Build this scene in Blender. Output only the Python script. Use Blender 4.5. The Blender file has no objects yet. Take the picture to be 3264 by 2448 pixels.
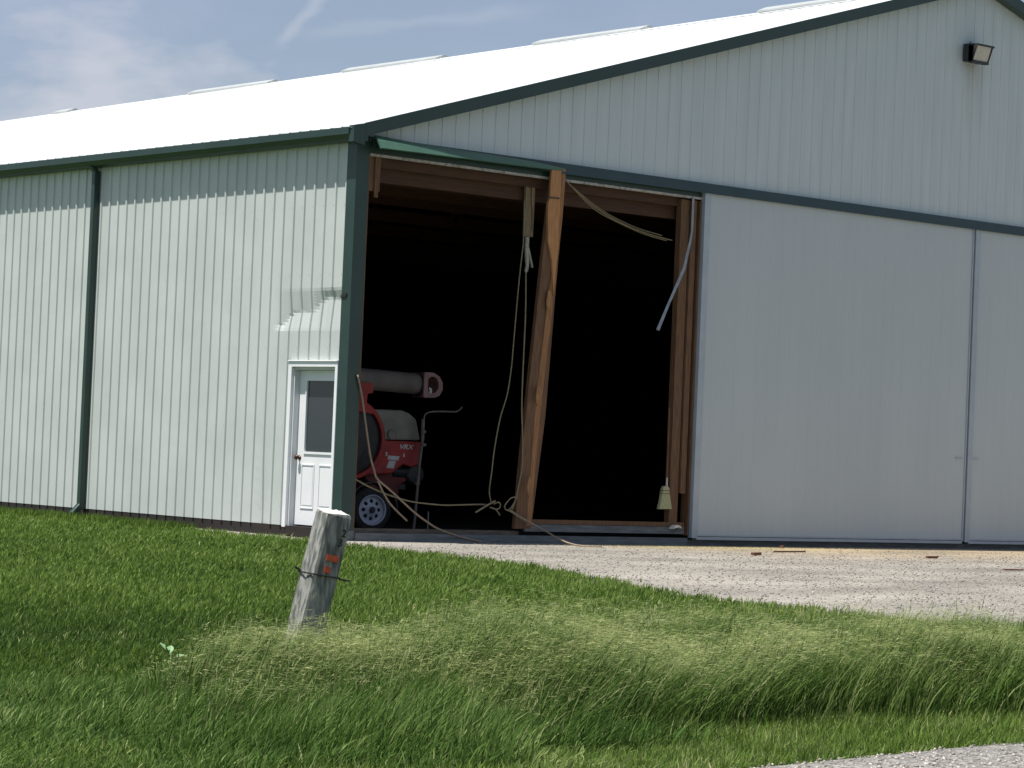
import bpy, math, random
import numpy as np
from mathutils import Vector, Matrix

sc = bpy.context.scene
COL = sc.collection
R = math.radians
rnd = random.Random(7)
rng = np.random.default_rng(11)

# ------------------------------------------------------------------ camera
CAMP = [-20.32842359, -26.97605217, 1.08707531, 0.708265708, 0.0258572059, 0.0424195268, 8385.40159]
C0 = np.array(CAMP[:3])
_y, _p, _r = CAMP[3:6]
FW = np.array([math.sin(_y)*math.cos(_p), math.cos(_y)*math.cos(_p), math.sin(_p)])
_rt = np.cross(FW, [0, 0, 1]); _rt /= np.linalg.norm(_rt); _up = np.cross(_rt, FW)
RT = math.cos(_r)*_rt + math.sin(_r)*_up
UP = -math.sin(_r)*_rt + math.cos(_r)*_up
cam = bpy.data.cameras.new('camera'); camo = bpy.data.objects.new('camera', cam); COL.objects.link(camo)
cam.sensor_width = 36; cam.lens = CAMP[6]/3264*36; cam.clip_start = 0.1; cam.clip_end = 3000
m = Matrix(((RT[0], UP[0], -FW[0], C0[0]), (RT[1], UP[1], -FW[1], C0[1]), (RT[2], UP[2], -FW[2], C0[2]), (0, 0, 0, 1)))
camo.matrix_world = m
sc.camera = camo
K = 3264/2212

def at(x, y, axis, val):
    """measure: where the photo point (x,y) meets a real plane"""
    d = FW + RT*(x*K-1632)/CAMP[6] - UP*(y*K-1224)/CAMP[6]
    t = (val-C0[axis])/d[axis]
    return C0+t*d
def z1(x, y): return ((1080+x/2.676)/K, (1120+y/2.676)/K)

# ------------------------------------------------------------------ world and sun
SUN_EL, SUN_AZ = R(70), math.atan2(-math.cos(R(9)), math.sin(R(9)))
w = bpy.data.worlds.new("World"); sc.world = w; w.use_nodes = True
nt = w.node_tree; nt.nodes.clear()
N = nt.nodes.new; LK = nt.links.new
out = N('ShaderNodeOutputWorld'); bg = N('ShaderNodeBackground'); sky = N('ShaderNodeTexSky')
sky.sky_type = 'NISHITA'; sky.sun_disc = False; sky.sun_elevation = SUN_EL; sky.sun_rotation = SUN_AZ
sky.air_density = 1.0; sky.dust_density = 1.2; sky.ozone_density = 1.5
tc = N('ShaderNodeTexCoord')
mp = N('ShaderNodeMapping'); mp.inputs['Scale'].default_value = (1, 1, 2.4)
LK(tc.outputs['Generated'], mp.inputs['Vector'])
n1 = N('ShaderNodeTexNoise'); n1.inputs['Scale'].default_value = 7.5; n1.inputs['Detail'].default_value = 8; n1.inputs['Roughness'].default_value = .52
LK(mp.outputs[0], n1.inputs['Vector'])
r1 = N('ShaderNodeMapRange'); r1.inputs[1].default_value = .42; r1.inputs[2].default_value = .72; r1.inputs[3].default_value = .34; r1.inputs[4].default_value = .74
LK(n1.outputs['Fac'], r1.inputs[0])
# a low bank of puffy cloud over the northern horizon
bd = at(230, 330, 0, 200.0)-C0; bd /= np.linalg.norm(bd)
n2 = N('ShaderNodeTexNoise'); n2.inputs['Scale'].default_value = 34; n2.inputs['Detail'].default_value = 7
LK(mp.outputs[0], n2.inputs['Vector'])
vd = N('ShaderNodeVectorMath'); vd.operation = 'DISTANCE'; vd.inputs[1].default_value = tuple(bd)
LK(tc.outputs['Generated'], vd.inputs[0])
ma = N('ShaderNodeMath'); ma.operation = 'MULTIPLY_ADD'; ma.inputs[1].default_value = .11; LK(n2.outputs['Fac'], ma.inputs[0]); 
ms = N('ShaderNodeMath'); ms.operation = 'MULTIPLY'; ms.inputs[1].default_value = -1; LK(vd.outputs['Value'], ms.inputs[0]); LK(ms.outputs[0], ma.inputs[2])
r2 = N('ShaderNodeMapRange'); r2.inputs[1].default_value = -.005; r2.inputs[2].default_value = .04; r2.inputs[3].default_value = 0; r2.inputs[4].default_value = .65
LK(ma.outputs[0], r2.inputs[0])
# two thin high streaks of old contrail
def sdirv(px, py):
    v_ = at(px, py, 1, 300.0)-C0; return v_/np.linalg.norm(v_)
acc = r2.outputs[0]
for (qa, qb, wd_, amp) in (((735, -40), (600, 95), .0035, .30), ((640, 75), (1150, 20), .0045, .16)):
    va, vb = sdirv(*qa), sdirv(*qb); nn = np.cross(va, vb); nn /= np.linalg.norm(nn); mid = va+vb; mid /= np.linalg.norm(mid); half = np.linalg.norm(va-vb)*.5
    dp = N('ShaderNodeVectorMath'); dp.operation = 'DOT_PRODUCT'; dp.inputs[1].default_value = tuple(nn); LK(tc.outputs['Generated'], dp.inputs[0])
    wob = N('ShaderNodeMath'); wob.operation = 'MULTIPLY_ADD'; wob.inputs[1].default_value = .010; LK(n2.outputs['Fac'], wob.inputs[0]); LK(dp.outputs['Value'], wob.inputs[2])
    ab = N('ShaderNodeMath'); ab.operation = 'SUBTRACT'; ab.inputs[1].default_value = .005; LK(wob.outputs[0], ab.inputs[0])
    a2 = N('ShaderNodeMath'); a2.operation = 'ABSOLUTE'; LK(ab.outputs[0], a2.inputs[0])
    f1 = N('ShaderNodeMapRange'); f1.interpolation_type = 'SMOOTHSTEP'; f1.inputs[1].default_value = wd_; f1.inputs[2].default_value = 0; f1.inputs[3].default_value = 0; f1.inputs[4].default_value = amp; LK(a2.outputs[0], f1.inputs[0])
    dd_ = N('ShaderNodeVectorMath'); dd_.operation = 'DISTANCE'; dd_.inputs[1].default_value = tuple(mid); LK(tc.outputs['Generated'], dd_.inputs[0])
    f2 = N('ShaderNodeMapRange'); f2.interpolation_type = 'SMOOTHSTEP'; f2.inputs[1].default_value = half*1.25; f2.inputs[2].default_value = half*.6; LK(dd_.outputs['Value'], f2.inputs[0])
    f3 = N('ShaderNodeMath'); f3.operation = 'MULTIPLY'; LK(f1.outputs[0], f3.inputs[0]); LK(f2.outputs[0], f3.inputs[1])
    f4 = N('ShaderNodeMath'); f4.operation = 'ADD'; LK(acc, f4.inputs[0]); LK(f3.outputs[0], f4.inputs[1]); acc = f4.outputs[0]
mx = N('ShaderNodeMath'); mx.operation = 'ADD'; mx.use_clamp = True; LK(r1.outputs[0], mx.inputs[0]); LK(acc, mx.inputs[1])
mix = N('ShaderNodeMixRGB'); mix.inputs[2].default_value = (4.75, 5.35, 7.0, 1)
LK(r1.outputs[0], mix.inputs[0]); LK(sky.outputs[0], mix.inputs[1])
mixc = N('ShaderNodeMixRGB'); mixc.inputs[2].default_value = (6.9, 7.0, 7.7, 1); LK(acc, mixc.inputs[0]); LK(mix.outputs[0], mixc.inputs[1]); LK(mixc.outputs[0], bg.inputs['Color'])
bg.inputs['Strength'].default_value = 0.068
LK(bg.outputs[0], out.inputs['Surface'])

sl = bpy.data.lights.new('sun', 'SUN'); sl.energy = 5.0; sl.angle = R(.6); sl.color = (1, .96, .89)
so = bpy.data.objects.new('sun', sl); COL.objects.link(so)
sdir = Vector((math.sin(SUN_AZ)*math.cos(SUN_EL), math.cos(SUN_AZ)*math.cos(SUN_EL), math.sin(SUN_EL)))
so.rotation_euler = sdir.to_track_quat('Z', 'Y').to_euler(); so.location = (-10, 0, 30)

sc.render.engine = 'CYCLES'
sc.view_settings.view_transform = 'Standard'; sc.view_settings.look = 'None'
sc.view_settings.exposure = .5; sc.view_settings.gamma = 1
sc.render.resolution_x = 1024; sc.render.resolution_y = 768

# ------------------------------------------------------------------ materials
def mat(name, c1, c2=None, scale=8, rough=.6, metal=0, bump=0, stretch=(1, 1, 1), bscale=None, lo=.35, hi=.65, spec=.5, detail=5):
    m = bpy.data.materials.new(name); m.use_nodes = True
    t = m.node_tree; p = t.nodes['Principled BSDF']
    p.inputs['Roughness'].default_value = rough; p.inputs['Metallic'].default_value = metal
    p.inputs['Specular IOR Level'].default_value = spec
    if c2 is None: c2 = tuple(v*.8 for v in c1)
    g = t.nodes.new('ShaderNodeTexCoord'); mpn = t.nodes.new('ShaderNodeMapping'); mpn.inputs['Scale'].default_value = stretch
    n = t.nodes.new('ShaderNodeTexNoise'); n.inputs['Scale'].default_value = scale; n.inputs['Detail'].default_value = detail
    rr = t.nodes.new('ShaderNodeMapRange'); rr.inputs[1].default_value = lo; rr.inputs[2].default_value = hi
    mi = t.nodes.new('ShaderNodeMixRGB'); mi.inputs[1].default_value = (*c1, 1); mi.inputs[2].default_value = (*c2, 1)
    t.links.new(g.outputs['Object'], mpn.inputs[0]); t.links.new(mpn.outputs[0], n.inputs['Vector'])
    t.links.new(n.outputs['Fac'], rr.inputs[0]); t.links.new(rr.outputs[0], mi.inputs[0]); t.links.new(mi.outputs[0], p.inputs['Base Color'])
    if bump:
        b = t.nodes.new('ShaderNodeBump'); b.inputs['Strength'].default_value = 1; b.inputs['Distance'].default_value = bump
        if bscale:
            n3 = t.nodes.new('ShaderNodeTexNoise'); n3.inputs['Scale'].default_value = bscale; n3.inputs['Detail'].default_value = 4
            t.links.new(mpn.outputs[0], n3.inputs['Vector']); t.links.new(n3.outputs['Fac'], b.inputs['Height'])
        else: t.links.new(n.outputs['Fac'], b.inputs['Height'])
        t.links.new(b.outputs[0], p.inputs['Normal'])
    return m

M = {}
M['siding'] = mat('painted_steel', (.535, .565, .55), (.485, .52, .508), 1.3, .42, bump=.0015, bscale=2.2)
M['gable'] = mat('painted_steel_streaked', (.52, .572, .575), (.475, .53, .535), 2.2, .45, stretch=(3, 1, .25), bump=.001, bscale=2.)
M['door'] = mat('door_steel', (.46, .505, .515), (.42, .465, .475), 1.1, .45, stretch=(1.2, 1, .3), bump=.0006, bscale=1.2, lo=.2, hi=.8)
M['doortrim'] = mat('door_edge_steel', (.37, .42, .46), (.33, .38, .42), 5, .4)
M['vent'] = mat('ridge_vent_steel', (.40, .42, .42), (.34, .36, .36), 3, .5)
M['white_roof'] = mat('white_roof_steel', (.86, .88, .88), (.82, .84, .85), 1, .4)
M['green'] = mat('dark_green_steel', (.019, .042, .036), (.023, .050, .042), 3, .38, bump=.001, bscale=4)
M['green_lit'] = mat('green_steel_skylit', (.060, .130, .092), (.050, .110, .078), 3, .4, bump=.003, bscale=3)  # lighter copy of the green: sky light on the bent hood painted in
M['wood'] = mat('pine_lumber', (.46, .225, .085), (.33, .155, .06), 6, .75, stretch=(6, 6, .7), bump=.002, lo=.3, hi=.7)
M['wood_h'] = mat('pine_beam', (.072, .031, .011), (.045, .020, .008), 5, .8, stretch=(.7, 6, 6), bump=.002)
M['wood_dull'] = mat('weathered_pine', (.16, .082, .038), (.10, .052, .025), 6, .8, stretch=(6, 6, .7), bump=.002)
M['tan'] = mat('dusty_board', (.26, .20, .11), (.17, .13, .075), 9, .85, stretch=(5, 5, .6), bump=.003)
M['dark'] = mat('blackout_surface', (.012, .011, .011), (.018, .016, .015), 2, .9, spec=.1)  # near-black surface of the added inner shell, so it bounces no light
M['dirt'] = mat('packed_dirt', (.055, .045, .033), (.035, .029, .022), 3, .95, bump=.02)
M['white'] = mat('white_paint', (.80, .81, .83), (.76, .77, .79), 3, .35)
M['jamb'] = mat('grey_white_paint', (.62, .64, .66), (.56, .58, .60), 3, .45)
M['bronze'] = mat('bronze_metal', (.10, .055, .035), (.07, .04, .03), 10, .35, metal=.7)
M['track'] = mat('galvanised_track', (.42, .40, .36), (.20, .18, .15), 16, .55, metal=.2, stretch=(1, 1, 1), lo=.45, hi=.7)
M['gray_steel'] = mat('bare_steel', (.33, .36, .38), (.25, .27, .29), 12, .45, metal=.3)
M['base'] = mat('base_board', (.15, .165, .17), (.09, .10, .105), 7, .8, stretch=(.5, 3, 4), bump=.003)
M['brown_base'] = mat('brown_sill', (.018, .013, .011), (.012, .009, .008), 7, .85)
M['red'] = mat('red_paint_dusty', (.43, .030, .024), (.28, .024, .021), 4, .55)
M['tan_steel'] = mat('dusty_steel', (.24, .21, .17), (.16, .14, .12), 12, .6)
M['machine_grey'] = mat('machine_grey_paint', (.26, .25, .21), (.20, .19, .16), 5, .6)
M['blk'] = mat('black_metal', (.018, .018, .02), (.03, .03, .032), 8, .5)
M['rubber'] = mat('tyre_rubber', (.018, .018, .018), (.03, .028, .026), 18, .8, bump=.004)
M['rim'] = mat('white_wheel_paint', (.50, .53, .60), (.42, .45, .52), 6, .4)
M['decal'] = mat('white_decal', (.62, .62, .60), (.5, .5, .48), 20, .5)
M['rope'] = mat('hemp_rope', (.25, .21, .12), (.16, .135, .08), 40, .9)
M['cable'] = mat('tan_cable', (.30, .225, .16), (.22, .165, .12), 30, .7)
M['straw'] = mat('broom_straw', (.42, .42, .24), (.28, .29, .16), 30, .9, stretch=(6, 6, .5), bump=.004)
M['lamp'] = mat('lamp_glass', (.50, .48, .42), (.42, .40, .35), 14, .25)
M['oldwood'] = mat('grey_weathered_post', (.27, .275, .25), (.09, .098, .092), 15, .9, stretch=(2.6, 2.6, .55), bump=.007, lo=.40, hi=.62)
M['orange'] = mat('orange_reflector', (.55, .085, .025), (.42, .06, .02), 25, .45)
M['ink'] = mat('faded_ink', (.010, .011, .012), (.02, .02, .02), 60, .8)
M['strap'] = mat('black_strap', (.008, .009, .010), None, 8, .5)
M['leaf'] = mat('pale_weed_leaf', (.22, .34, .17), (.15, .27, .11), 12, .6)
M['rusty'] = mat('brown_scrap', (.16, .06, .03), (.10, .04, .02), 20, .9)
M['pale'] = mat('pale_scrap', (.75, .72, .66), (.6, .58, .5), 20, .7)

# dark door glass
g = bpy.data.materials.new('door_glass'); g.use_nodes = True; p = g.node_tree.nodes['Principled BSDF']
p.inputs['Base Color'].default_value = (.035, .045, .05, 1); p.inputs['Roughness'].default_value = .06; p.inputs['Specular IOR Level'].default_value = .7
M['glass'] = g

def wall_stain(mname, centre, half, top, length, amt):
    """dirt run under a fixture, fixed to the wall in object space"""
    m = M[mname].copy(); m.name = mname+'_stained'
    t = m.node_tree; p = t.nodes['Principled BSDF']; src = p.inputs['Base Color'].links[0].from_socket
    g = t.nodes.new('ShaderNodeTexCoord'); s = t.nodes.new('ShaderNodeSeparateXYZ'); t.links.new(g.outputs['Object'], s.inputs[0])
    a = t.nodes.new('ShaderNodeMath'); a.operation = 'SUBTRACT'; a.inputs[1].default_value = centre; t.links.new(s.outputs['X'], a.inputs[0])
    b = t.nodes.new('ShaderNodeMath'); b.operation = 'ABSOLUTE'; t.links.new(a.outputs[0], b.inputs[0])
    c = t.nodes.new('ShaderNodeMapRange'); c.inputs[1].default_value = half; c.inputs[2].default_value = half*.4; t.links.new(b.outputs[0], c.inputs[0])
    d = t.nodes.new('ShaderNodeMapRange'); d.inputs[1].default_value = top-length; d.inputs[2].default_value = top; t.links.new(s.outputs['Z'], d.inputs[0])
    e = t.nodes.new('ShaderNodeMath'); e.operation = 'LESS_THAN'; e.inputs[1].default_value = top+.03; t.links.new(s.outputs['Z'], e.inputs[0])
    f = t.nodes.new('ShaderNodeMath'); f.operation = 'MULTIPLY'; t.links.new(c.outputs[0], f.inputs[0]); t.links.new(d.outputs[0], f.inputs[1])
    h = t.nodes.new('ShaderNodeMath'); h.operation = 'MULTIPLY'; t.links.new(f.outputs[0], h.inputs[0]); t.links.new(e.outputs[0], h.inputs[1])
    nn = t.nodes.new('ShaderNodeTexNoise'); nn.inputs['Scale'].default_value = 3; mm = t.nodes.new('ShaderNodeMapping'); mm.inputs['Scale'].default_value = (9, 1, .7)
    t.links.new(g.outputs['Object'], mm.inputs[0]); t.links.new(mm.outputs[0], nn.inputs['Vector'])
    k = t.nodes.new('ShaderNodeMath'); k.operation = 'MULTIPLY'; t.links.new(h.outputs[0], k.inputs[0]); t.links.new(nn.outputs['Fac'], k.inputs[1])
    k2 = t.nodes.new('ShaderNodeMath'); k2.operation = 'MULTIPLY'; k2.use_clamp = True; k2.inputs[1].default_value = amt; t.links.new(k.outputs[0], k2.inputs[0])
    mi = t.nodes.new('ShaderNodeMixRGB'); mi.inputs[2].default_value = (.26, .22, .17, 1); t.links.new(k2.outputs[0], mi.inputs[0]); t.links.new(src, mi.inputs[1])
    t.links.new(mi.outputs[0], p.inputs['Base Color'])
    return m
M['gable_st'] = wall_stain('gable', 12.12, .34, 7.5, 1.1, .6)

# ------------------------------------------------------------------ mesh helpers
class MB:
    def __init__(s): s.v = []; s.f = []
    def add(s, vs, fs):
        n = len(s.v); s.v += [tuple(map(float, q)) for q in vs]; s.f += [tuple(n+i for i in f) for f in fs]
    def box(s, x0, x1, y0, y1, z0, z1):
        v = [(x, y, z) for z in (z0, z1) for y in (y0, y1) for x in (x0, x1)]
        s.add(v, [(0, 2, 3, 1), (4, 5, 7, 6), (0, 1, 5, 4), (2, 6, 7, 3), (0, 4, 6, 2), (1, 3, 7, 5)])
    def prism(s, pts, vec):
        """polygon pts (3D) extruded by vec"""
        n = len(pts); a = [np.array(q, float) for q in pts]; b = [q+np.array(vec) for q in a]
        s.add(a+b, [tuple(range(n))[::-1], tuple(range(n, 2*n))]+[(i, (i+1) % n, n+(i+1) % n, n+i) for i in range(n)])
    def beam(s, p, q, wv, tv):
        p, q, wv, tv = [np.array(x, float) for x in (p, q, wv, tv)]
        c = [p-wv-tv, p+wv-tv, p+wv+tv, p-wv+tv]; s.prism(c, q-p)
    def tube(s, pts, r, n=8, cap=True):
        P = [np.array(q, float) for q in pts]; rs = r if hasattr(r, '__len__') else [r]*len(P); base = len(s.v); prev = None
        for i, p in enumerate(P):
            t = (P[min(i+1, len(P)-1)]-P[max(i-1, 0)]); t /= np.linalg.norm(t)+1e-9
            if prev is None:
                a = np.array([0, 0, 1.]) if abs(t[2]) < .9 else np.array([1., 0, 0]); u = np.cross(t, a)
            else: u = prev-t*(prev@t)
            u /= np.linalg.norm(u)+1e-9; prev = u; v = np.cross(t, u)
            for k in range(n):
                an = 2*math.pi*k/n; s.v.append(tuple(p+rs[i]*(math.cos(an)*u+math.sin(an)*v)))
        for i in range(len(P)-1):
            for k in range(n):
                a = base+i*n+k; b = base+i*n+(k+1) % n; s.f.append((a, b, b+n, a+n))
        if cap: s.f.append(tuple(range(base+n-1, base-1, -1))); s.f.append(tuple(range(base+(len(P)-1)*n, base+len(P)*n)))
    def lathe(s, c, ax, prof, n=32):
        """prof: list of (radius, along axis)"""
        c = np.array(c, float); ax = np.array(ax, float); ax /= np.linalg.norm(ax)
        a = np.array([0, 0, 1.]) if abs(ax[2]) < .9 else np.array([1., 0, 0]); u = np.cross(ax, a); u /= np.linalg.norm(u); v = np.cross(ax, u)
        base = len(s.v)
        for (r, h) in prof:
            for k in range(n):
                an = 2*math.pi*k/n; s.v.append(tuple(c+ax*h+r*(math.cos(an)*u+math.sin(an)*v)))
        for i in range(len(prof)-1):
            for k in range(n):
                p0 = base+i*n+k; p1 = base+i*n+(k+1) % n; s.f.append((p0, p1, p1+n, p0+n))
    def build(s, name, material, parent=None, smooth=False, bevel=0):
        me = bpy.data.meshes.new(name); me.from_pydata(s.v, [], s.f); me.update()
        me.materials.append(material)
        if smooth: me.polygons.foreach_set('use_smooth', [True]*len(me.polygons))
        o = bpy.data.objects.new(name, me); COL.objects.link(o)
        if parent: o.parent = parent; o.matrix_parent_inverse = Matrix.Translation(-wl(parent))
        if bevel:
            b = o.modifiers.new('bevel', 'BEVEL'); b.width = bevel; b.segments = 2; b.limit_method = 'ANGLE'
        return o
def wl(o):
    v = Vector(o.location); q = o.parent
    return v
def tag(o, label=None, cat=None, group=None, kind=None):
    for k, v in (('label', label), ('category', cat), ('group', group), ('kind', kind)):
        if v: o[k] = v
    return o
def empty(name, loc, label, cat, group=None):
    o = bpy.data.objects.new(name, None); COL.objects.link(o); o.location = loc; o.empty_display_size = .2
    return tag(o, label, cat, group)
def spline(pts, n=6):
    P = [np.array(p, float) for p in pts]; P = [2*P[0]-P[1]]+P+[2*P[-1]-P[-2]]; o = []
    for i in range(1, len(P)-2):
        for k in range(n):
            t = k/n; a, b, c, d = P[i-1:i+3]
            o.append(.5*((2*b)+(-a+c)*t+(2*a-5*b+4*c-d)*t*t+(-a+3*b-3*c+d)*t**3))
    o.append(P[-2]); return o

GZ = -.16       # ground level round the shed
L_SH = 45.0     # shed length
W_SH = 24.4
P = .2286       # rib pitch of the steel panels
def zr(x): return 5.15+.303*(min(x, 24.4-x)+.15)

# ================================================================== SETTING
gm = MB()
nx = 60
gv = [(-2000, -2000, GZ), (2000, -2000, GZ), (2000, 2000, GZ), (-2000, 2000, GZ)]
gm.add(gv, [(0, 1, 2, 3)])
M['soil'] = mat('grassy_soil', (.062, .105, .022), (.042, .075, .017), 1.1, .95, bump=.03, bscale=14)
tag(gm.build('ground', M['soil']), kind='structure')

edge_px = [(560, 1140), (610, 1150), (680, 1163), (760, 1173), (880, 1186), (1000, 1198), (1150, 1217), (1230, 1232), (1300, 1248), (1450, 1276), (1600, 1296), (1750, 1312), (1900, 1328), (2050, 1342), (2212, 1360), (2500, 1392)]
edge = [tuple(at(x, y, 2, GZ+.055)[:2]) for x, y in edge_px]
edge[0] = (-.06, 3.4); edge[1] = (-.55, 1.9); print('EDGE', edge)
GR = [(-.0, 3.4)]+edge+[(10, -24), (40, -24), (40, 0.02), (0.1, 0.02), (-.0, 0.02)]
def inpoly(x, y, poly):
    c = np.zeros(x.shape, bool); n = len(poly)
    for i in range(n):
        x0, y0 = poly[i]; x1, y1 = poly[(i+1) % n]
        if y0 == y1: continue
        k = ((y0 > y) != (y1 > y)) & (x < (x1-x0)*(y-y0)/(y1-y0)+x0); c ^= k
    return c
def gravel_mat(name, ca, cb, cc, near=None):
    m = bpy.data.materials.new(name); m.use_nodes = True; t = m.node_tree; p = t.nodes['Principled BSDF']; p.inputs['Roughness'].default_value = .95
    g = t.nodes.new('ShaderNodeTexCoord'); v = t.nodes.new('ShaderNodeTexVoronoi'); v.inputs['Scale'].default_value = 38
    t.links.new(g.outputs['Object'], v.inputs['Vector'])
    cr = t.nodes.new('ShaderNodeValToRGB'); e = cr.color_ramp; e.elements[0].color = (*ca, 1); e.elements[1].color = (*cb, 1); e.elements[1].position = .9
    e.elements.new(.5).color = (*cc, 1)
    t.links.new(v.outputs['Color'], cr.inputs[0])
    n = t.nodes.new('ShaderNodeTexNoise'); n.inputs['Scale'].default_value = .5; n.inputs['Detail'].default_value = 6
    mpn = t.nodes.new('ShaderNodeMapping'); mpn.inputs['Scale'].default_value = (.7, 1.6, 1); t.links.new(g.outputs['Object'], mpn.inputs[0]); t.links.new(mpn.outputs[0], n.inputs['Vector'])
    src = cr.outputs[0]
    if near:   # tan fines tracked out along the foot of the doors
        s = t.nodes.new('ShaderNodeSeparateXYZ'); t.links.new(g.outputs['Object'], s.inputs[0])
        a = t.nodes.new('ShaderNodeMath'); a.operation = 'MULTIPLY_ADD'; a.inputs[1].default_value = 3.2; t.links.new(n.outputs['Fac'], a.inputs[0]); t.links.new(s.outputs['Y'], a.inputs[2])
        rr = t.nodes.new('ShaderNodeMapRange'); rr.inputs[1].default_value = -3.2; rr.inputs[2].default_value = .2; t.links.new(a.outputs[0], rr.inputs[0])
        xr = t.nodes.new('ShaderNodeMapRange'); xr.inputs[1].default_value = 3.0; xr.inputs[2].default_value = 8.0; t.links.new(s.outputs['X'], xr.inputs[0])
        mu = t.nodes.new('ShaderNodeMath'); mu.operation = 'MULTIPLY'; t.links.new(rr.outputs[0], mu.inputs[0]); t.links.new(xr.outputs[0], mu.inputs[1])
        mi = t.nodes.new('ShaderNodeMixRGB'); mi.inputs[2].default_value = (*near, 1); t.links.new(mu.outputs[0], mi.inputs[0]); t.links.new(src, mi.inputs[1]); src = mi.outputs[0]
    r3 = t.nodes.new('ShaderNodeMapRange'); r3.inputs[1].default_value = .3; r3.inputs[2].default_value = .7; r3.inputs[3].default_value = .62; r3.inputs[4].default_value = 1.18; t.links.new(n.outputs['Fac'], r3.inputs[0])
    m3 = t.nodes.new('ShaderNodeMixRGB'); m3.blend_type = 'MULTIPLY'; m3.inputs[0].default_value = 1; t.links.new(src, m3.inputs[1]); t.links.new(r3.outputs[0], m3.inputs[2])
    t.links.new(m3.outputs[0], p.inputs['Base Color'])
    b = t.nodes.new('ShaderNodeBump'); b.inputs['Distance'].default_value = .02; t.links.new(v.outputs['Distance'], b.inputs['Height']); t.links.new(b.outputs[0], p.inputs['Normal'])
    return m
M['gravel'] = gravel_mat('limestone_gravel', (.20, .185, .16), (.38, .35, .305), (.28, .26, .225), near=(.34, .27, .18))
M['roadg'] = gravel_mat('road_gravel', (.15, .14, .13), (.42, .40, .37), (.28, .27, .25))
gp = MB(); gp.add([(x, y, GZ+.02) for x, y in GR], [tuple(range(len(GR)))[::-1]])
tag(gp.build('gravel_driveway', M['gravel']), kind='structure')
RE = [tuple(at(x, y, 2, GZ)[:2]) for x, y in ((1700, 1665), (1790, 1655), (1900, 1645), (2050, 1629), (2212, 1614), (2500, 1590))]
dx = np.array(RE[-1])-np.array(RE[1]); dx /= np.linalg.norm(dx)
RE = [tuple(np.array(RE[1])-dx*40)]+[(RE[0][0], RE[0][1])]+RE[1:]+[tuple(np.array(RE[-1])+dx*60)]
nrm = np.array([dx[1], -dx[0]])
RD = RE+[tuple(np.array(RE[-1])+nrm*9), tuple(np.array(RE[0])+nrm*9)]
rp = MB(); rp.add([(x, y, GZ+.024) for x, y in RD], [tuple(range(len(RD)))[::-1]])
tag(rp.build('road', M['roadg']), kind='structure')

# ================================================================== SHED
shed = empty('machine_shed', (0, 0, GZ), 'long pale steel machine shed with dark green trim and a torn-out sliding door', 'shed')
def profile(a0, a1, first, extra=(), hh=.021):
    pts = {a0: 0, a1: 0}
    k = int((a0-first)/P)-1
    while first+k*P < a1+.1:
        c = first+k*P; k += 1
        for o, h in ((-.024, 0), (-.015, hh), (.015, hh), (.024, 0)):
            if a0 < c+o < a1: pts[round(c+o, 4)] = h
    for e in extra:
        if not any(abs(e-q) < .004 for q in pts):
            ks = sorted(pts); i = np.searchsorted(ks, e); lo, hi = ks[i-1], ks[i]
            pts[e] = pts[lo]+(pts[hi]-pts[lo])*(e-lo)/(hi-lo)
    return sorted(pts.items())
# near side wall, dented by the wind near the corner
DY0, DY1, DZ1 = .20, 1.19, 2.10
rows = [0.0, .15, .3, .45, .6, .75, .9, 1.0, 1.1, 1.2, 1.6, 2.10, 2.3, 2.45, 2.52]+[2.56+.04*i for i in range(16)]+[3.4, 3.9, 4.4, 5.13]
def dent(y, z):
    """how far the sheet is pushed in"""
    d = 0
    cr = 3.00-.24*max(0, min(1.3, y-.25))-.05*math.sin(y*9)           # crease height falls away from the corner
    top = 3.10
    if y < 1.68 and 2.57 <= z <= top:
        dep = .040*(1-max(0, y-1.45)/.23) if y > 1.45 else .040
        dep *= .75+.35*math.sin(y*17+1.3)**2
        if z <= cr: d = dep*(z-2.57)/max(.05, cr-2.57)
        else: d = dep*(top-z)/max(.04, top-cr)
        if y > 1.1 and z > cr: d *= .8
    if z < 1.17 and 1.62 < y < 1.86:
        q = (1.86-y)/.24; wob = 1.0 if z < 1.0 else (1.17-z)/.17
        d += .032*wob*math.sin(q*math.pi)*(.55+.45*math.cos(z*3))
    return d
pr = profile(0, L_SH, .186, (DY0, DY1, 1.66, 1.70, 1.80, .32, .35, .5, .56, .75, .98, 1.25, 1.42, 1.48, 1.58))
sw = MB(); vid = {}
for i, (y, h) in enumerate(pr):
    for j, z in enumerate(rows):
        vid[i, j] = len(sw.v); sw.v.append((-h+(dent(y, z) if y < 2 else 0), y, z))
for i in range(len(pr)-1):
    ym = (pr[i][0]+pr[i+1][0])/2
    for j in range(len(rows)-1):
        if DY0 < ym < DY1 and rows[j+1] <= DZ1+.001: continue
        sw.f.append((vid[i, j], vid[i, j+1], vid[i+1, j+1], vid[i+1, j]))
# screws along the girts
for zz in (.25, 1.3, 2.35, 3.3, 4.2, 4.85):
    k = 0
    while .186+k*P < 12:
        y = .186+k*P+.045
        if not (y < DY1+.05 and zz < DZ1) : sw.box(-.006, 0, y-.007, y+.007, zz-.007, zz+.007)
        k += 1
sw.build('side_wall', M['siding'], shed)
# front gable wall above the door track
gw = MB(); pg = profile(.02, W_SH-.02, .48, (12.2,), hh=.009)
gr_rows = 2
for i, (x, h) in enumerate(pg):
    gw.v += [(x, -h, 5.0), (x, -h, zr(x)-.03)]
for i in range(len(pg)-1): gw.f.append((2*i, 2*i+2, 2*i+3, 2*i+1))
gw.build('gable_wall', M['gable_st'], shed)
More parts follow.
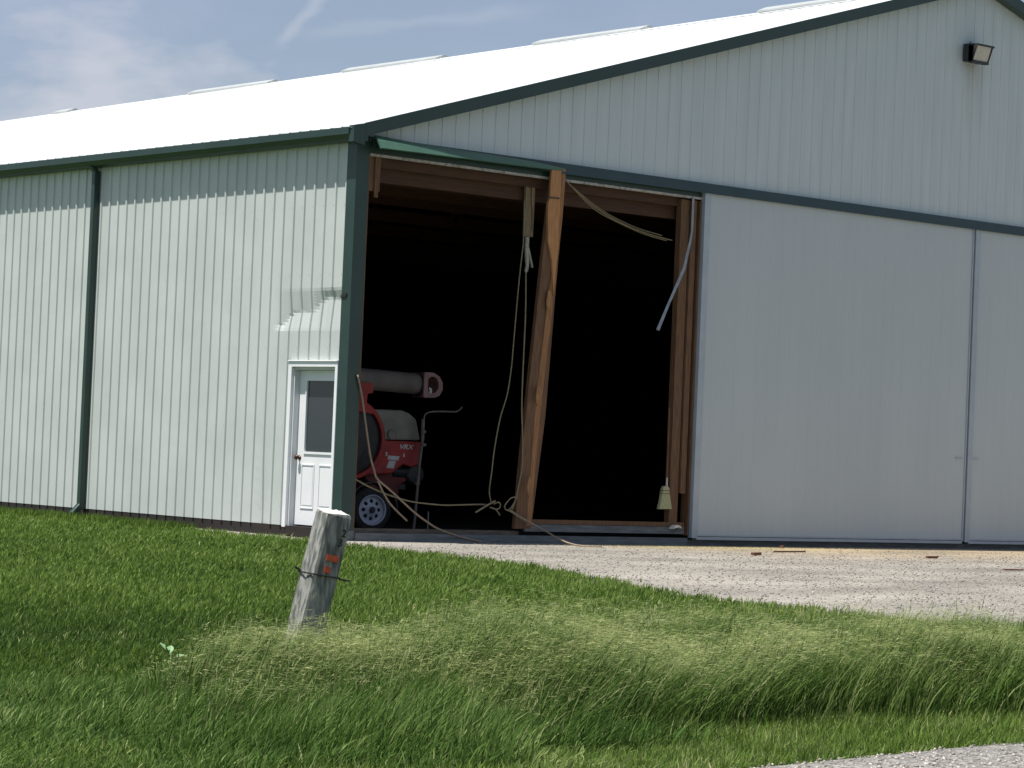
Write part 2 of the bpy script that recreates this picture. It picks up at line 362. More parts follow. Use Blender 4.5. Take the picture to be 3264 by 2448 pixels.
# other walls
bw = MB(); bw.prism([(0, L_SH, -.4), (W_SH, L_SH, -.4), (W_SH, L_SH, 5.14), (12.2, L_SH, 8.60), (0, L_SH, 5.14)], (0, .05, 0)); bw.build('back_wall', M['gable'], shed)
fw = MB(); fw.box(W_SH, W_SH+.05, 0, L_SH, -.4, 5.13); fw.build('far_side_wall', M['siding'], shed)
# roof: ribbed near slope and plain far slope, with thickness
def RZ(y): return 8.85-.0045*y
rf = MB(); pry = profile(-.16, L_SH+.16, .05)
for y, h in pry: rf.v += [(-.225, y, zr(-.225)+h*1.1+.012), (12.2, y, RZ(y)+h*1.1)]
for i in range(len(pry)-1): rf.f.append((2*i, 2*i+2, 2*i+3, 2*i+1))
ya_, yb_ = -.16, L_SH+.16
rf.add([(12.2, ya_, RZ(ya_)-.004), (W_SH+.16, ya_, zr(-.16)+.012), (W_SH+.16, yb_, zr(-.16)+.012), (12.2, yb_, RZ(yb_)-.004)], [(0, 1, 2, 3)])
rf.build('roof', M['white_roof'], shed)
rc = MB()
yy = -.17
for y_ in (yy, L_SH+.17):
    q_ = RZ(y_); rc.v += [(11.95, y_, q_-.046), (12.2, y_, q_+.024), (12.45, y_, q_-.046), (12.45, y_, q_-.034), (12.2, y_, q_+.036), (11.95, y_, q_-.034)]
rc.f += [(k, (k+1) % 6, 6+(k+1) % 6, 6+k) for k in range(6)]+[(5, 4, 3, 2, 1, 0), (6, 7, 8, 9, 10, 11)]
rc.build('ridge_cap', M['white_roof'], shed)
for (a, b) in ((4.69, 1.6), (10.59, 7.60), (16.59, 13.48), (22.28, 19.22), (28.09, 27.4), (34.2, 31.2)):
    v = MB(); y0, y1 = b, a
    zt = RZ((a+b)/2)+.03
    v.prism([(11.98, y0, zt-.015), (12.2, y0, zt+.075), (12.42, y0, zt-.015), (12.42, y0, zt-.05), (12.34, y0, zt-.05), (12.2, y0, zt+.0), (12.06, y0, zt-.05), (11.98, y0, zt-.05)], (0, y1-y0, 0))
    v.box(12.09, 12.31, y0-.03, y0+.005, zt-.04, zt+.03)
    v.build('ridge_vent', M['vent'], shed)
# lining added to stop bounce light, keeping the inside dark
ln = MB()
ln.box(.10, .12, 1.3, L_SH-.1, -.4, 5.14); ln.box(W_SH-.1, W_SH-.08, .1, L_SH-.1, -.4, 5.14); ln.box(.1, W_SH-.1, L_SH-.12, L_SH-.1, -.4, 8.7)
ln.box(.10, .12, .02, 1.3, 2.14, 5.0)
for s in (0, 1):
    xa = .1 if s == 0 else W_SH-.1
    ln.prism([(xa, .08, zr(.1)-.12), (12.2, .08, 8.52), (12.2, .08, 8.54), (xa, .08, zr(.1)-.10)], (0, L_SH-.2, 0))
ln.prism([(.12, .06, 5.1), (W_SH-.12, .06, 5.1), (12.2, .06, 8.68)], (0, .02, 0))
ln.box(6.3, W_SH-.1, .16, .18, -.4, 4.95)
ln.build('blackout_lining', M['dark'], shed)
fl = MB(); fl.box(.02, W_SH-.02, .05, L_SH-.02, GZ-.1, GZ+.008); fl.build('floor', M['dirt'], shed)
# base boards
bb = MB(); bb.box(.004, .04, DY1+.03, L_SH, GZ-.05, -.002); bb.build('skirt_board', M['brown_base'], shed)
bb = MB(); bb.box(.02, .2, -.02, .10, GZ-.05, -.004); bb.box(.2, 6.16, -.05, .05, GZ-.05, -.035); bb.build('threshold', M['base'], shed)
bb = MB(); bb.box(.2, 3.05, .052, .16, GZ-.02, .022)
bb.build('threshold_board', mat('dusty_threshold', (.14, .12, .095), (.08, .065, .05), 9, .9, stretch=(.6, 4, 4), bump=.004), shed)
bb = MB(); bb.box(6.16, W_SH-.2, -.005, .06, GZ-.05, -.06); bb.build('skirt_board', M['base'], shed)
# corner trim
ct = MB()
ct.prism([(-.032, .165, 0), (-.032, -.032, 0), (.17, -.032, 0), (.17, -.012, 0), (.0, -.012, 0), (-.012, .0, 0), (-.012, .165, 0)], (0, 0, 5.1))
o = ct.build('corner_trim', M['green'], shed)
for v in o.data.vertices:
    pass
# small kink in the corner trim where the wall buckled
kt = MB(); kt.prism([(-.036, .165, 3.01), (-.036, .09, 3.05), (-.036, .04, 3.03), (-.036, .05, 2.99), (-.036, .10, 2.985), (-.036, .165, 2.975)], (-.010, 0, 0)); kt.build('trim_buckle', M['blk'], shed)
ct = MB(); ct.box(W_SH-.17, W_SH+.06, -.032, -.012, 0, 5.1); ct.build('corner_trim', M['green'], shed)
# wooden jamb inside the corner
jb = MB(); jb.box(.172, .21, .0, .15, GZ, 4.84); jb.build('door_jamb', M['wood_dull'], shed)
jb = MB(); jb.box(.21, .40, .02, .06, 4.38, 4.84); jb.box(.30, .36, -.0, .02, 4.30, 4.86); jb.build('cleat', M['wood_dull'], shed)
# eave gutter and rake trims
gt = MB()
g2 = [(-.012, 5.145), (-.16, 5.16), (-.215, 5.145), (-.215, 5.06), (-.17, 5.00), (-.12, 4.985), (-.012, 4.985)]
gt.prism([(x, -.10, z) for x, z in g2], (0, L_SH+.2, 0)); gt.build('gutter', M['green'], shed)
gs = MB(); gs.box(-.232, -.217, -.10, L_SH+.1, 5.06, 5.150); gs.build('eave_trim', M['green'], shed)
gc = MB(); gc.prism([(-.215, -.19, 4.96), (-.03, -.19, 4.93), (-.03, -.19, 5.20), (-.215, -.19, 5.17)], (0, .10, 0)); gc.box(-.06, .02, -.188, -.035, 4.985, 5.205); gc.build('gutter_end_cap', M['green'], shed)
def rake(x0, x1, nm):
    r_ = MB(); h = .175
    r_.prism([(x0, -.19, zr(x0)+.03), (x1, -.19, zr(x1)+.03), (x1, -.19, zr(x1)+.03-h), (x0, -.19, zr(x0)+.03-h)], (0, .03, 0))
    r_.prism([(x0, -.16, zr(x0)+.03-h), (x1, -.16, zr(x1)+.03-h), (x1, -.16, zr(x1)+.05-h), (x0, -.16, zr(x0)+.05-h)], (0, .135, 0))
    r_.build(nm, M['green'], shed)
rake(-.028, 12.2, 'rake_trim'); rake(12.2, W_SH+.16, 'rake_trim')
# downspouts
for y in (6.22, 6.22+12.2, 6.22+24.4):
    dm = MB(); dm.box(-.115, -.022, y-.045, y+.045, .06, 4.93)
    dm.prism([(-.022, y-.045, 4.92), (-.115, y-.045, 4.92), (-.19, y-.045, 5.0), (-.10, y-.045, 5.0)], (0, .09, 0))
    dm.prism([(-.022, y-.045, .07), (-.115, y-.045, .07), (-.24, y-.045, -.06), (-.20, y-.045, -.12), (-.08, y-.045, -.02), (-.022, y-.045, .0)], (0, .09, 0))
    dm.build('downspout', M['green'], shed, bevel=.008)
# track hood: bent-out piece on the left, straight beyond
def hood(x0, x1, za, zb, ya, material, nm, zc=None):
    h = MB()
    h.prism([(x0, -.02, za), (x0, ya*.6, za-.005), (x0, ya, zb), (x0, ya+.012, zb), (x0, ya*.6+.012, za-.02), (x0, -.02, za-.015)], (x1-x0, 0, 0))
    return h.build(nm, material, shed)
hood(.16, W_SH-.1, 5.07, 4.915, -.13, M['green'], 'track_hood')
hb = MB()   # bent hood: flares out toward the corner
xs = [.16, .8, 1.6, 2.4, 3.0, 3.40]; 
for i, x in enumerate(xs):
    t = 1-i/(len(xs)-1); ya = -.155-.13*t; zb = 4.955-.045*t; ztop = 4.99+.095*t+.01*math.sin(t*6)
    hb.v += [(x, -.135-.0*t, ztop), (x, ya*.5-.085, (ztop+zb)/2+.012), (x, ya, zb), (x, ya+.02, zb-.012), (x, ya*.5-.065, (ztop+zb)/2-.01), (x, -.125, ztop-.02)]
for i in range(len(xs)-1):
    for k in range(6):
        a = i*6+k; b = i*6+(k+1) % 6; hb.f.append((a, b, b+6, a+6))
hb.f += [tuple(range(6))[::-1], tuple(range(30, 36))]
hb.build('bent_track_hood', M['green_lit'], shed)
bk = MB(); bk.box(.17, 6.2, -.03, -.015, 4.86, 5.0); bk.build('track_backing', M['green'], shed)
tk = MB(); tk.box(.18, 6.22, -.045, -.005, 4.822, 4.856); 
for i in range(26):
    x = .3+i*.235+rnd.uniform(-.05, .05); tk.box(x, x+rnd.uniform(.02, .07), -.05, -.045, 4.826, 4.85+rnd.uniform(-.01, .01))
tk.build('door_track', M['track'], shed)
# header and trusses inside
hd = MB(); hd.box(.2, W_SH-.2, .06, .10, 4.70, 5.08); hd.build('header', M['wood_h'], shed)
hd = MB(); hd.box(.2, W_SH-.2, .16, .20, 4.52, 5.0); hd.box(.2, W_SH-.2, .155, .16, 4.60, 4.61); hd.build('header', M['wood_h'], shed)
for i, y in enumerate([.75, 1.9, 3.1, 4.3, 5.5, 7.9, 10.3, 12.7, 15.1]):
    t = MB(); t.box(.15, W_SH-.15, y, y+.04, 4.86, 5.06)
    for s in (0, 1):
        xa = .15 if s == 0 else W_SH-.15
        t.prism([(xa, y, 5.0), (12.2, y, 8.62), (12.2, y, 8.45), (xa, y, 4.9)], (0, .04, 0))
    for k in range(1, 6):
        xk = 12.2*k/6; t.beam((xk, y+.02, 5.0), (xk-1.0, y+.02, zr(xk-1.0)-.35), (.05, 0, 0), (0, .02, 0)); t.beam((xk, y+.02, 5.0), (xk+.6, y+.02, zr(xk+.6)-.3), (.05, 0, 0), (0, .02, 0))
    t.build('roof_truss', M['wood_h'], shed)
# purlins
pu = MB()
for k in range(14):
    x = .6+k*.85; pu.box(x-.02, x+.02, .2, 20, zr(x)-.24, zr(x)-.14)
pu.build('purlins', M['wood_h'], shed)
# side posts inside the near wall
for y in (2.5, 4.9, 7.3, 9.7):
    q = MB(); q.box(.13, .27, y, y+.14, GZ, 4.9); q.build('wall_post', M['wood_dull'], shed)
# sliding doors
def sliding(x0, x1):
    d = MB(); pp = profile(x0+.1, x1-.03, .48+P*.3)
    for x, h in pp: d.v += [(x, -.085-h*.17, .02), (x, -.085-h*.17, 4.93)]
    for i in range(len(pp)-1): d.f.append((2*i, 2*i+2, 2*i+3, 2*i+1))
    d.box(x0+.02, x1-.02, -.078, -.02, .03, 4.93)
    b = d.build('sliding_door', M['door'], shed)
    e = MB(); e.box(x0, x0+.10, -.105, -.02, -.03, 4.925); e.box(x0+.10, x0+.125, -.098, -.08, -.02, 4.925); e.build('edge_trim', M['doortrim'], b)
    e = MB(); e.box(x1-.03, x1-.006, -.10, -.02, -.01, 4.925); e.build('edge_trim', M['doortrim'], b)
    e = MB(); e.box(x0+.10, x1-.03, -.100, -.02, -.055, -.012); e.box(x0+.10, x1-.03, -.095, -.02, -.004, .02); e.build('bottom_trim', M['doortrim'], b)
    return b
b1 = sliding(6.19, 12.2); b2 = sliding(12.23, 18.2); b3 = sliding(18.23, 24.2)
# latch plates at the meeting doors
for bx, par in ((12.02, b1), (12.42, b2)):
    e = MB(); e.box(bx-.09, bx+.09, -.108, -.100, 1.285, 1.30); e.build('latch', M['doortrim'], par)
# entry door
ed = MB()
ed.box(-.045, .0, DY1-.02, DY1+.055, -.02, 2.155); ed.box(-.045, .0, DY0-.035, DY0+.02, -.02, 2.155); ed.box(-.045, .0, DY0+.02, DY1-.02, 2.085, 2.155)
ed.box(-.06, -.02, DY0-.035, DY1+.055, 2.155, 2.172)
door = ed.build('entry_door', M['white'], shed, bevel=.004)
jm = MB(); jm.box(.0, .13, DY1-.045, DY1-.003, -.02, 2.08); jm.box(.0, .13, DY0+.003, DY0+.03, -.02, 2.08); jm.box(.0, .13, DY0+.03, DY1-.045, 2.05, 2.10); jm.build('door_jamb', M['jamb'], door)
SY0, SY1 = DY0+.032, DY1-.047; SX = .085
WY0, WY1, WZ0, WZ1 = SY0+.14, SY1-.17, .98, 1.91
sb = MB(); sb.box(SX, SX+.045, SY0, WY0, .02, 2.045); sb.box(SX, SX+.045, WY1, SY1, .02, 2.045); sb.box(SX, SX+.045, WY0, WY1, .02, WZ0); sb.box(SX, SX+.045, WY0, WY1, WZ1, 2.045)
# raised window moulding and two lower panels
for (a, b_, c, d_) in ((WY0-.02, WY1+.02, WZ0-.03, WZ0), (WY0-.02, WY1+.02, WZ1, WZ1+.025), (WY0-.02, WY0, WZ0, WZ1), (WY1, WY1+.02, WZ0, WZ1)): sb.box(SX-.014, SX, a, b_, c, d_)
ym = (SY0+SY1)/2
for a, b_ in ((SY0+.12, ym-.05), (ym+.05, SY1-.12)):
    for (p0, p1, q0, q1) in ((a, b_, .80, .815), (a, b_, .235, .25), (a, a+.014, .25, .80), (b_-.014, b_, .25, .80)): sb.box(SX-.010, SX, p0, p1, q0, q1)
    sb.box(SX-.006, SX, a+.03, b_-.03, .28, .77)
sb.build('door_slab', M['white'], door)
gl = MB(); gl.box(SX+.012, SX+.03, WY0, WY1, WZ0, WZ1); gl.build('window_pane', M['glass'], door)
kn = MB(); kn.lathe((SX, SY1-.065, .90), (-1, 0, 0), [(0, 0), (.032, .0), (.032, .008), (.012, .012), (.012, .03), (.028, .04), (.034, .055), (.028, .07), (0, .076)], 16); kn.build('door_knob', M['bronze'], door, smooth=True)
th = MB(); th.box(-.03, .14, DY0, DY1, GZ+.03, -.0); th.build('door_sill', M['brown_base'], door)

# ================================================================== LOOSE AND BROKEN THINGS IN THE OPENING
# remaining frame of the torn door
fr = empty('broken_door_frame', (5.9, .0, 0), 'remains of a wooden door frame, upright stile and bottom rail beside the closed sliding door', 'door frame')
s1 = MB(); s1.box(5.82, 5.985, -.0, .10, .02, 4.80); s1.build('stile', M['wood_dull'], fr)
s1 = MB(); s1.box(6.0, 6.10, -.03, .01, .6, 4.80); s1.build('stile', M['wood_dull'], fr)
s1 = MB(); s1.box(6.145, 6.17, -.05, .10, .0, 4.80); s1.build('stile', M['wood_dull'], fr)
s1 = MB(); s1.box(3.17, 6.12, -.01, .03, .125, .185); s1.build('bottom_rail', M['wood_dull'], fr)
s1 = MB(); s1.box(3.10, 6.12, -.02, .03, .02, .12); s1.build('bottom_flashing', M['base'], fr)
# leaning timber
lt = empty('leaning_timber', (3.1, -.1, 0), 'splintered orange-brown double timber leaning in the open doorway', 'timber')
def pl(x, y, yy): return at(x, y, 1, yy)
A, B, Cc, D = pl(1192, 364, -.15), pl(1213, 364, -.15), pl(1146, 1142, -.02), pl(1120, 1142, -.02)
tm = MB(); tm.prism([pl(1194, 370, -.10), pl(1213, 370, -.10), pl(1206, 560, -.09), pl(1178, 900, -.05), pl(1147, 1142, -.02), pl(1111, 1142, -.02), pl(1127, 980, -.05), pl(1144, 820, -.08), pl(1158, 690, -.09), pl(1172, 560, -.10)][::-1], (0, .06, 0))
tm.build('plank', M['wood_dull'], lt)
tm = MB(); tm.prism([A, B, pl(1209, 470, -.14), pl(1206, 540, -.13), pl(1199, 590, -.12), pl(1196, 640, -.11), pl(1192, 560, -.12), pl(1184, 520, -.13), pl(1184, 440, -.14), pl(1189, 425, -.15)][::-1], (0, .035, 0))
tm.build('split_face', M['wood'], lt)
tm = MB(); tm.prism([pl(1213, 364, -.12), pl(1223, 365, -.12), pl(1215, 470, -.11), pl(1202, 600, -.10), pl(1172, 850, -.07), pl(1152, 1060, -.03), pl(1148, 1140, -.02), pl(1137, 1140, -.02), pl(1158, 860, -.07), pl(1180, 680, -.10), pl(1196, 560, -.11), pl(1210, 440, -.12)][::-1], (0, .05, 0))
tm.build('plank', mat('pine_lumber_brown', (.31, .150, .058), (.20, .095, .038), 6, .75, stretch=(6, 6, .7), bump=.002), lt)
tm = MB(); tm.prism([pl(1188, 425, -.155), pl(1209, 427, -.155), pl(1209, 430, -.155), pl(1188, 428, -.155)][::-1], (0, .01, 0)); tm.build('strap_mark', M['blk'], lt)
sp_ = mat('fresh_split_pine', (.34, .18, .075), (.23, .115, .048), 14, .8, stretch=(4, 4, .6))
for (ya, yb, xa, sw_) in ((632, 664, 1184, 9), (838, 868, 1161, 8), (1035, 1062, 1142, 7)):
    tm = MB(); tm.prism([pl(xa+1, ya-6, -.13), pl(xa+sw_, ya+2, -.13), pl(xa+sw_-3, yb-6, -.13), pl(xa-1, yb+8, -.13), pl(xa-3, yb-9, -.13)][::-1], (0, .02, 0)); tm.build('splinter', sp_, lt)

# hanging torn board and canvas
hb_ = empty('hanging_splintered_board', (2.95, .15, 4.8), 'dusty tan splintered board hanging from the header left of the leaning timber', 'board')
q = MB(); q.prism([pl(1136, 378, .1), pl(1157, 380, .1), pl(1155, 440, .1), pl(1151, 512, .1), pl(1132, 510, .1), pl(1134, 440, .1)][::-1], (0, .03, 0)); q.build('board', M['tan'], hb_)
q = MB(); q.prism([pl(1138, 385, .07), pl(1143, 385, .07), pl(1139, 470, .07), pl(1134, 480, .07)][::-1], (0, .028, 0)); q.prism([pl(1150, 385, .07), pl(1154, 386, .07), pl(1152, 500, .07), pl(1149, 430, .07)][::-1], (0, .028, 0)); q.build('splinters', M['tan'], hb_)
q = MB(); q.tube(spline([pl(1139, 512, .1), pl(1138, 540, .1), pl(1139, 570, .1), pl(1136, 588, .1)]), [.03]*12+[.026]*6+[.018], 6); q.tube(spline([pl(1141, 535, .09), pl(1146, 558, .09), pl(1150, 578, .09)]), .016, 6); q.build('cloth_strip', mat('grey_rag', (.42, .41, .34), (.30, .29, .24), 20, .9), hb_)
# bent strip
q = MB(); pts = [(1498, 425), (1495, 500), (1491, 522), (1478, 580), (1464, 612), (1445, 655), (1421, 713)]
q.tube([pl(x, y, -.06-.02*i) for i, (x, y) in enumerate(pts)], [.022, .022, .022, .028, .026, .024, .030], 4); tag(q.build('bent_steel_strip', M['gray_steel']), 'bent grey steel strip dangling beside the closed sliding door', 'metal strip')
# ropes and cables
def rope(name, pts, r, label, cat, material, yy=-.02, z=None, extra=(), group=None):
    q = MB(); P3 = []
    for p in pts:
        if len(p) == 3: P3.append(pl(p[0], p[1], p[2]))
        else: P3.append(pl(p[0], p[1], yy))
    for v in P3: v[2] = max(v[2], GZ+.03)
    q.tube(spline(P3, 5), r, 6)
    for e in extra:
        E3 = [pl(*p) if len(p) == 3 else pl(p[0], p[1], yy) for p in e]; q.tube(spline(E3, 5), r*.9, 6)
    return tag(q.build(name, material, smooth=True), label, cat, group)
def zz(l): return [z1(*p) for p in l]
rope('hanging_rope', [(1133, 430), (1131, 515), (1124, 580), (1118, 640), (1109, 745), (1105, 790), (1096, 850), (1080, 905), (1068, 970), (1062, 1020), (1057, 1060), (1061, 1088)], .009, 'thin rope hanging from the torn board, bowing left to a knot above the threshold', 'rope', M['rope'], .02)
rope('hanging_rope', [(1136, 588), (1135, 680), (1130, 790), (1127, 880), (1129, 950), (1127, 1010), (1120, 1050), (1114, 1078), (1106, 1094), (1100, 1100)], .010, 'straight rope hanging close to the leaning timber, ending in a loose loop', 'rope', M['rope'], -.06,
     extra=[[(1118, 1074), (1104, 1076), (1091, 1091), (1092, 1100), (1103, 1104), (1108, 1096), (1113, 1080)], [(1098, 1102), (1125, 1120, -.1), (1140, 1129, -.12)]])
rope('ground_cable', [(1098, 1100, -.05), (1125, 1117, -.1), (1160, 1137, -.16), (1180, 1148, -.25), (1200, 1160, -.4), (1225, 1172, -.6), (1255, 1180, -.8), (1300, 1186, -1.0)], .012, 'tan cable running from the foot of the leaning timber out onto the gravel', 'cable', M['cable'])
rope('slack_cord', zz([(130, 1085), (250, 1150), (400, 1215), (540, 1262), (640, 1285), (760, 1300), (900, 1312), (1020, 1310), (1160, 1306), (1250, 1306)]), .011, 'slack horizontal cord stretched low across the dark doorway', 'cord', M['rope'], .0,
     extra=[[(1066, 1089), (1076, 1085), (1081, 1090), (1078, 1098), (1070, 1100), (1060, 1096)], [(1058, 1096), (1070, 1100), (1080, 1113)]])
rope('broken_stick', [(1027, 1107), (1048, 1094), (1062, 1086), (1070, 1082)], .013, 'short pale stick lying over the knot of the slack cord', 'stick', M['rope'], -.05)
rope('trailing_cable', zz([(158, 200), (185, 320), (205, 440), (240, 700), (270, 900), (300, 1010), (330, 1090), (450, 1195), (640, 1370), (760, 1460), (850, 1515), (1000, 1572), (1120, 1604), (1220, 1625)]), .014, 'long tan cable trailing from the green corner trim down across the red machine', 'cable', M['cable'], -.05,
     extra=[zz([(330, 1100), (385, 1215), (450, 1315), (580, 1445)])])
rope('rope_bundle', [(1222, 390, -.07), (1245, 412, -.06), (1280, 444, -.05), (1320, 470, -.04), (1360, 490, -.03), (1400, 505, -.02), (1435, 515, .0), (1452, 519, .02)], .008, 'bundle of ropes sagging from the top of the leaning timber into the dark interior', 'rope', M['rope'],
     extra=[[(1224, 392, -.06), (1280, 449, -.04), (1330, 478, -.03), (1390, 505, .0), (1440, 520, .03)], [(1224, 394, -.05), (1300, 454, -.04), (1370, 490, -.0), (1430, 509, .03)]])
# broom hanging on the frame
br = empty('broom', tuple(at(1440, 1100, 1, .0)), 'corn broom hanging bristles-down against the wooden door frame', 'broom')
q = MB(); oy = -.09; 
prof = [(1440, 1050, 4), (1440, 1056, 7), (1439, 1066, 8), (1439, 1085, 11), (1438, 1100, 14)]
q_pts_l = [pl(x-w_, y, oy) for x, y, w_ in prof]; q_pts_r = [pl(x+w_, y, oy) for x, y, w_ in prof]
q.prism((q_pts_l+q_pts_r[::-1])[::-1], (0, .06, 0)); q.build('bristles', M['straw'], br, bevel=.008)
q = MB(); 
for yy_ in (1059, 1066): q.prism([pl(1431, yy_, oy-.004), pl(1448, yy_, oy-.004), pl(1448, yy_+1.2, oy-.004), pl(1431, yy_+1.2, oy-.004)][::-1], (0, .068, 0))
q.build('stitching', M['wood_dull'], br)
q = MB(); q.tube([pl(1441, 1030, oy+.03), pl(1440, 1052, oy+.03)], [.010, .014], 8); q.build('ferrule', M['decal'], br)
q = MB(); q.tube([pl(1446, 880, oy+.03), pl(1441, 1032, oy+.03)], .011, 8); q.build('handle', M['wood_dull'], br)
# crumpled white scrap
q = MB(); pts = [pl(1455, 1143, -.12), pl(1458, 1137, -.12), pl(1464, 1134, -.12), pl(1470, 1136, -.12), pl(1474, 1142, -.12), pl(1468, 1139, -.12), pl(1461, 1140, -.12)]
q.prism(pts[::-1], (0, .10, 0)); tag(q.build('plastic_scrap', M['pale']), 'small curved white plastic scrap on the threshold below the broom', 'scrap')

# wall light
wlp = empty('wall_light', (12.1, 0, 7.75), 'boxy bronze security light with slanted glass high on the gable wall', 'light')
q = MB(); X0, X1 = 11.84, 12.24; Z0, Z1 = 7.55, 7.83
q.prism([(X0, -.02, Z0), (X0, -.02, Z1), (X0, -.13, Z1), (X0, -.13, Z0)], (X1-X0, 0, 0))
q.build('housing', M['blk'], wlp, bevel=.01)
q = MB()
t4 = [(X0+.0, -.13, Z1), (X1, -.13, Z1), (X1+.03, -.30, Z1-.01), (X0+.02, -.30, Z1-.01)]
q.prism(t4[::-1], (0, 0, -.03)); q.box(X0, X0+.02, -.22, -.13, Z0, Z1-.03)
q.prism([(X1-.02, -.13, Z0), (X1-.02, -.13, Z1-.03), (X1-.02, -.30, Z1-.035), (X1-.02, -.21, Z0)], (.02, 0, 0)); q.prism([(X0, -.13, Z0), (X0, -.13, Z1-.03), (X0, -.30, Z1-.035), (X0, -.21, Z0)], (.02, 0, 0))
q.box(X0, X1, -.22, -.13, Z0-.02, Z0+.015); q.build('visor', M['blk'], wlp)
q = MB(); q.prism([(X0+.025, -.205, Z0+.018), (X0+.025, -.285, Z1-.035), (X0+.025, -.135, Z1-.035), (X0+.025, -.135, Z0+.018)], (X1-X0-.05, 0, 0)); q.build('lens', M['lamp'], wlp)
q = MB(); q.tube([(X0+.12, -.07, Z1), (X0+.12, -.07, Z1+.05)], .025, 8); q.build('photocell', M['gray_steel'], wlp)

# ================================================================== GRAIN VACUUM MACHINE
MO = np.array([2.9, 3.2, 0.]); ML = np.array([.986, -.165, 0]); MN = np.array([-.165, -.986, 0])
vac = empty('grain_vacuum', (MO[0], MO[1], GZ), 'red and grey wheeled grain vacuum parked inside the open doorway', 'farm machine')
def W(u, z, off=0): return MO+ML*u+MN*off+np.array([0, 0, z])
def face(pts, off0, off1, mb): mb.prism([W(u, z, off0) for u, z in pts], MN*(off1-off0))
# wheel
TR = .33
wz = GZ+TR
def wheel(off):
    tw = MB(); c = W(0, wz, off)
    tw.lathe(c, MN, [(.215, -.10), (.24, -.105), (.30, -.095), (.325, -.07), (.33, -.03), (.33, .03), (.325, .07), (.30, .095), (.24, .105), (.215, .10), (.215, -.10)], 40)
    wh = tw.build('wheel', M['rubber'], vac, smooth=True)
    rm = MB(); n = 48
    rm.lathe(c, MN, [(.218, .10), (.222, .112), (.205, .108), (.195, .07), (.165, .055)], n)
    # dished centre with eight round holes
    u = ML; v = np.array([0, 0, 1.])
    def pt(r, a, h): return c+MN*h+u*r*math.cos(a)+v*r*math.sin(a)
    holes = 8
    for k in range(holes):
        a0 = 2*math.pi*k/holes; sp = 2*math.pi/holes
        ring = []
        for (r, aa) in ((.165, -.5), (.165, -.17), (.165, .17), (.165, .5), (.125, .5), (.085, .5), (.085, .17), (.085, -.17), (.085, -.5), (.125, -.5)): ring.append(pt(r, a0+aa*sp, .055+(.165-r)*.35))
        hole = []
        for (r, aa) in ((.148, -.20), (.152, -.09), (.152, .09), (.148, .20), (.125, .28), (.104, .22), (.100, .10), (.100, -.10), (.104, -.22), (.125, -.28)): hole.append(pt(r, a0+aa*sp, .052+(.165-r)*.35))
        rm.add(ring+hole, [(i, (i+1) % 10, 10+(i+1) % 10, 10+i) for i in range(10)])
    rm.lathe(c, MN, [(.086, .0825), (.05, .095), (.045, .10)], 24)
    rm.build('rim', M['rim'], wh, smooth=False)
    bkp = MB(); bkp.lathe(c, MN, [(0, .02), (.2, .02), (.2, .0), (0, .0)], 24); bkp.lathe(c, MN, [(.046, .08), (.046, .115), (.03, .125), (0, .125)], 16); bkp.build('hub', M['blk'], wh)
wheel(.0); wheel(-1.5)
ax = MB(); ax.tube([W(0, wz, -1.5), W(0, wz, 0)], .035, 10); ax.build('axle', M['blk'], vac)
# fender and frame
q = MB(); pts = []
for a in np.linspace(-8, 150, 12): pts.append((.41*math.cos(R(a)), wz+.41*math.sin(R(a))))
pin = [(u*.95, wz+(z-wz)*.95) for u, z in pts]
face(pts+pin[::-1], -.15, .13, q); q.build('fender', M['blk'], vac)
q = MB(); face([(-.9, .62), (.75, .55), (.75, .47), (-.9, .52)], -1.3, -.3, q); q.build('frame', M['blk'], vac)
# lower hopper (dark red), blower housing, hood
q = MB(); face([(-.1, .82), (.62, .85), (.78, .62), (.62, .52), (.62, .30), (.45, .22), (.25, .36), (.05, .62)], -1.1, -.25, q); q.build('hopper', mat('red_paint_dark', (.20, .028, .024), (.12, .02, .018), 4, .6), vac, bevel=.02)
q = MB(); face([(.05, 1.18), (.02, 1.60), (.10, 1.625), (.56, 1.63), (.68, 1.59), (.80, 1.51), (.885, 1.20)], -1.0, -.14, q); q.build('hood', M['machine_grey'], vac, bevel=.03)
q = MB(); face([(.0, 1.18), (.885, 1.18), (.91, .98), (.885, .86), (.74, .80), (.60, .84), (.42, .70), (-.05, .66)], -1.0, -.12, q); body = q.build('body', M['red'], vac, bevel=.02)
q = MB(); q.lathe(W(.40, 1.27, -.13), MN, [(0, .012), (.05, .012), (.062, .02), (.075, .02), (.075, 0)], 24); q.build('hood_cap', M['machine_grey'], vac)
# round fan housing with red rim
q = MB(); cc = W(-.36, 1.18, -.1)
q.lathe(cc, MN, [(.60, -.8), (.60, .06), (.59, .07), (.545, .07), (.535, .06), (.535, .0)], 56); q.build('fan_housing', M['red'], vac, smooth=False)
q = MB(); q.lathe(cc, MN, [(.54, .01), (.30, .05), (.29, .09), (.12, .10), (.10, .16), (0, .16)], 40); q.build('fan_cover', M['blk'], vac)
# saddle for the tube
q = MB(); face([(-.30, 1.60), (-.28, 2.0), (-.02, 2.0), (.0, 1.86), (-.09, 1.84), (-.10, 1.70), (.03, 1.60), (.0, 1.55)], -.40, -.02, q); q.build('saddle', M['red'], vac)
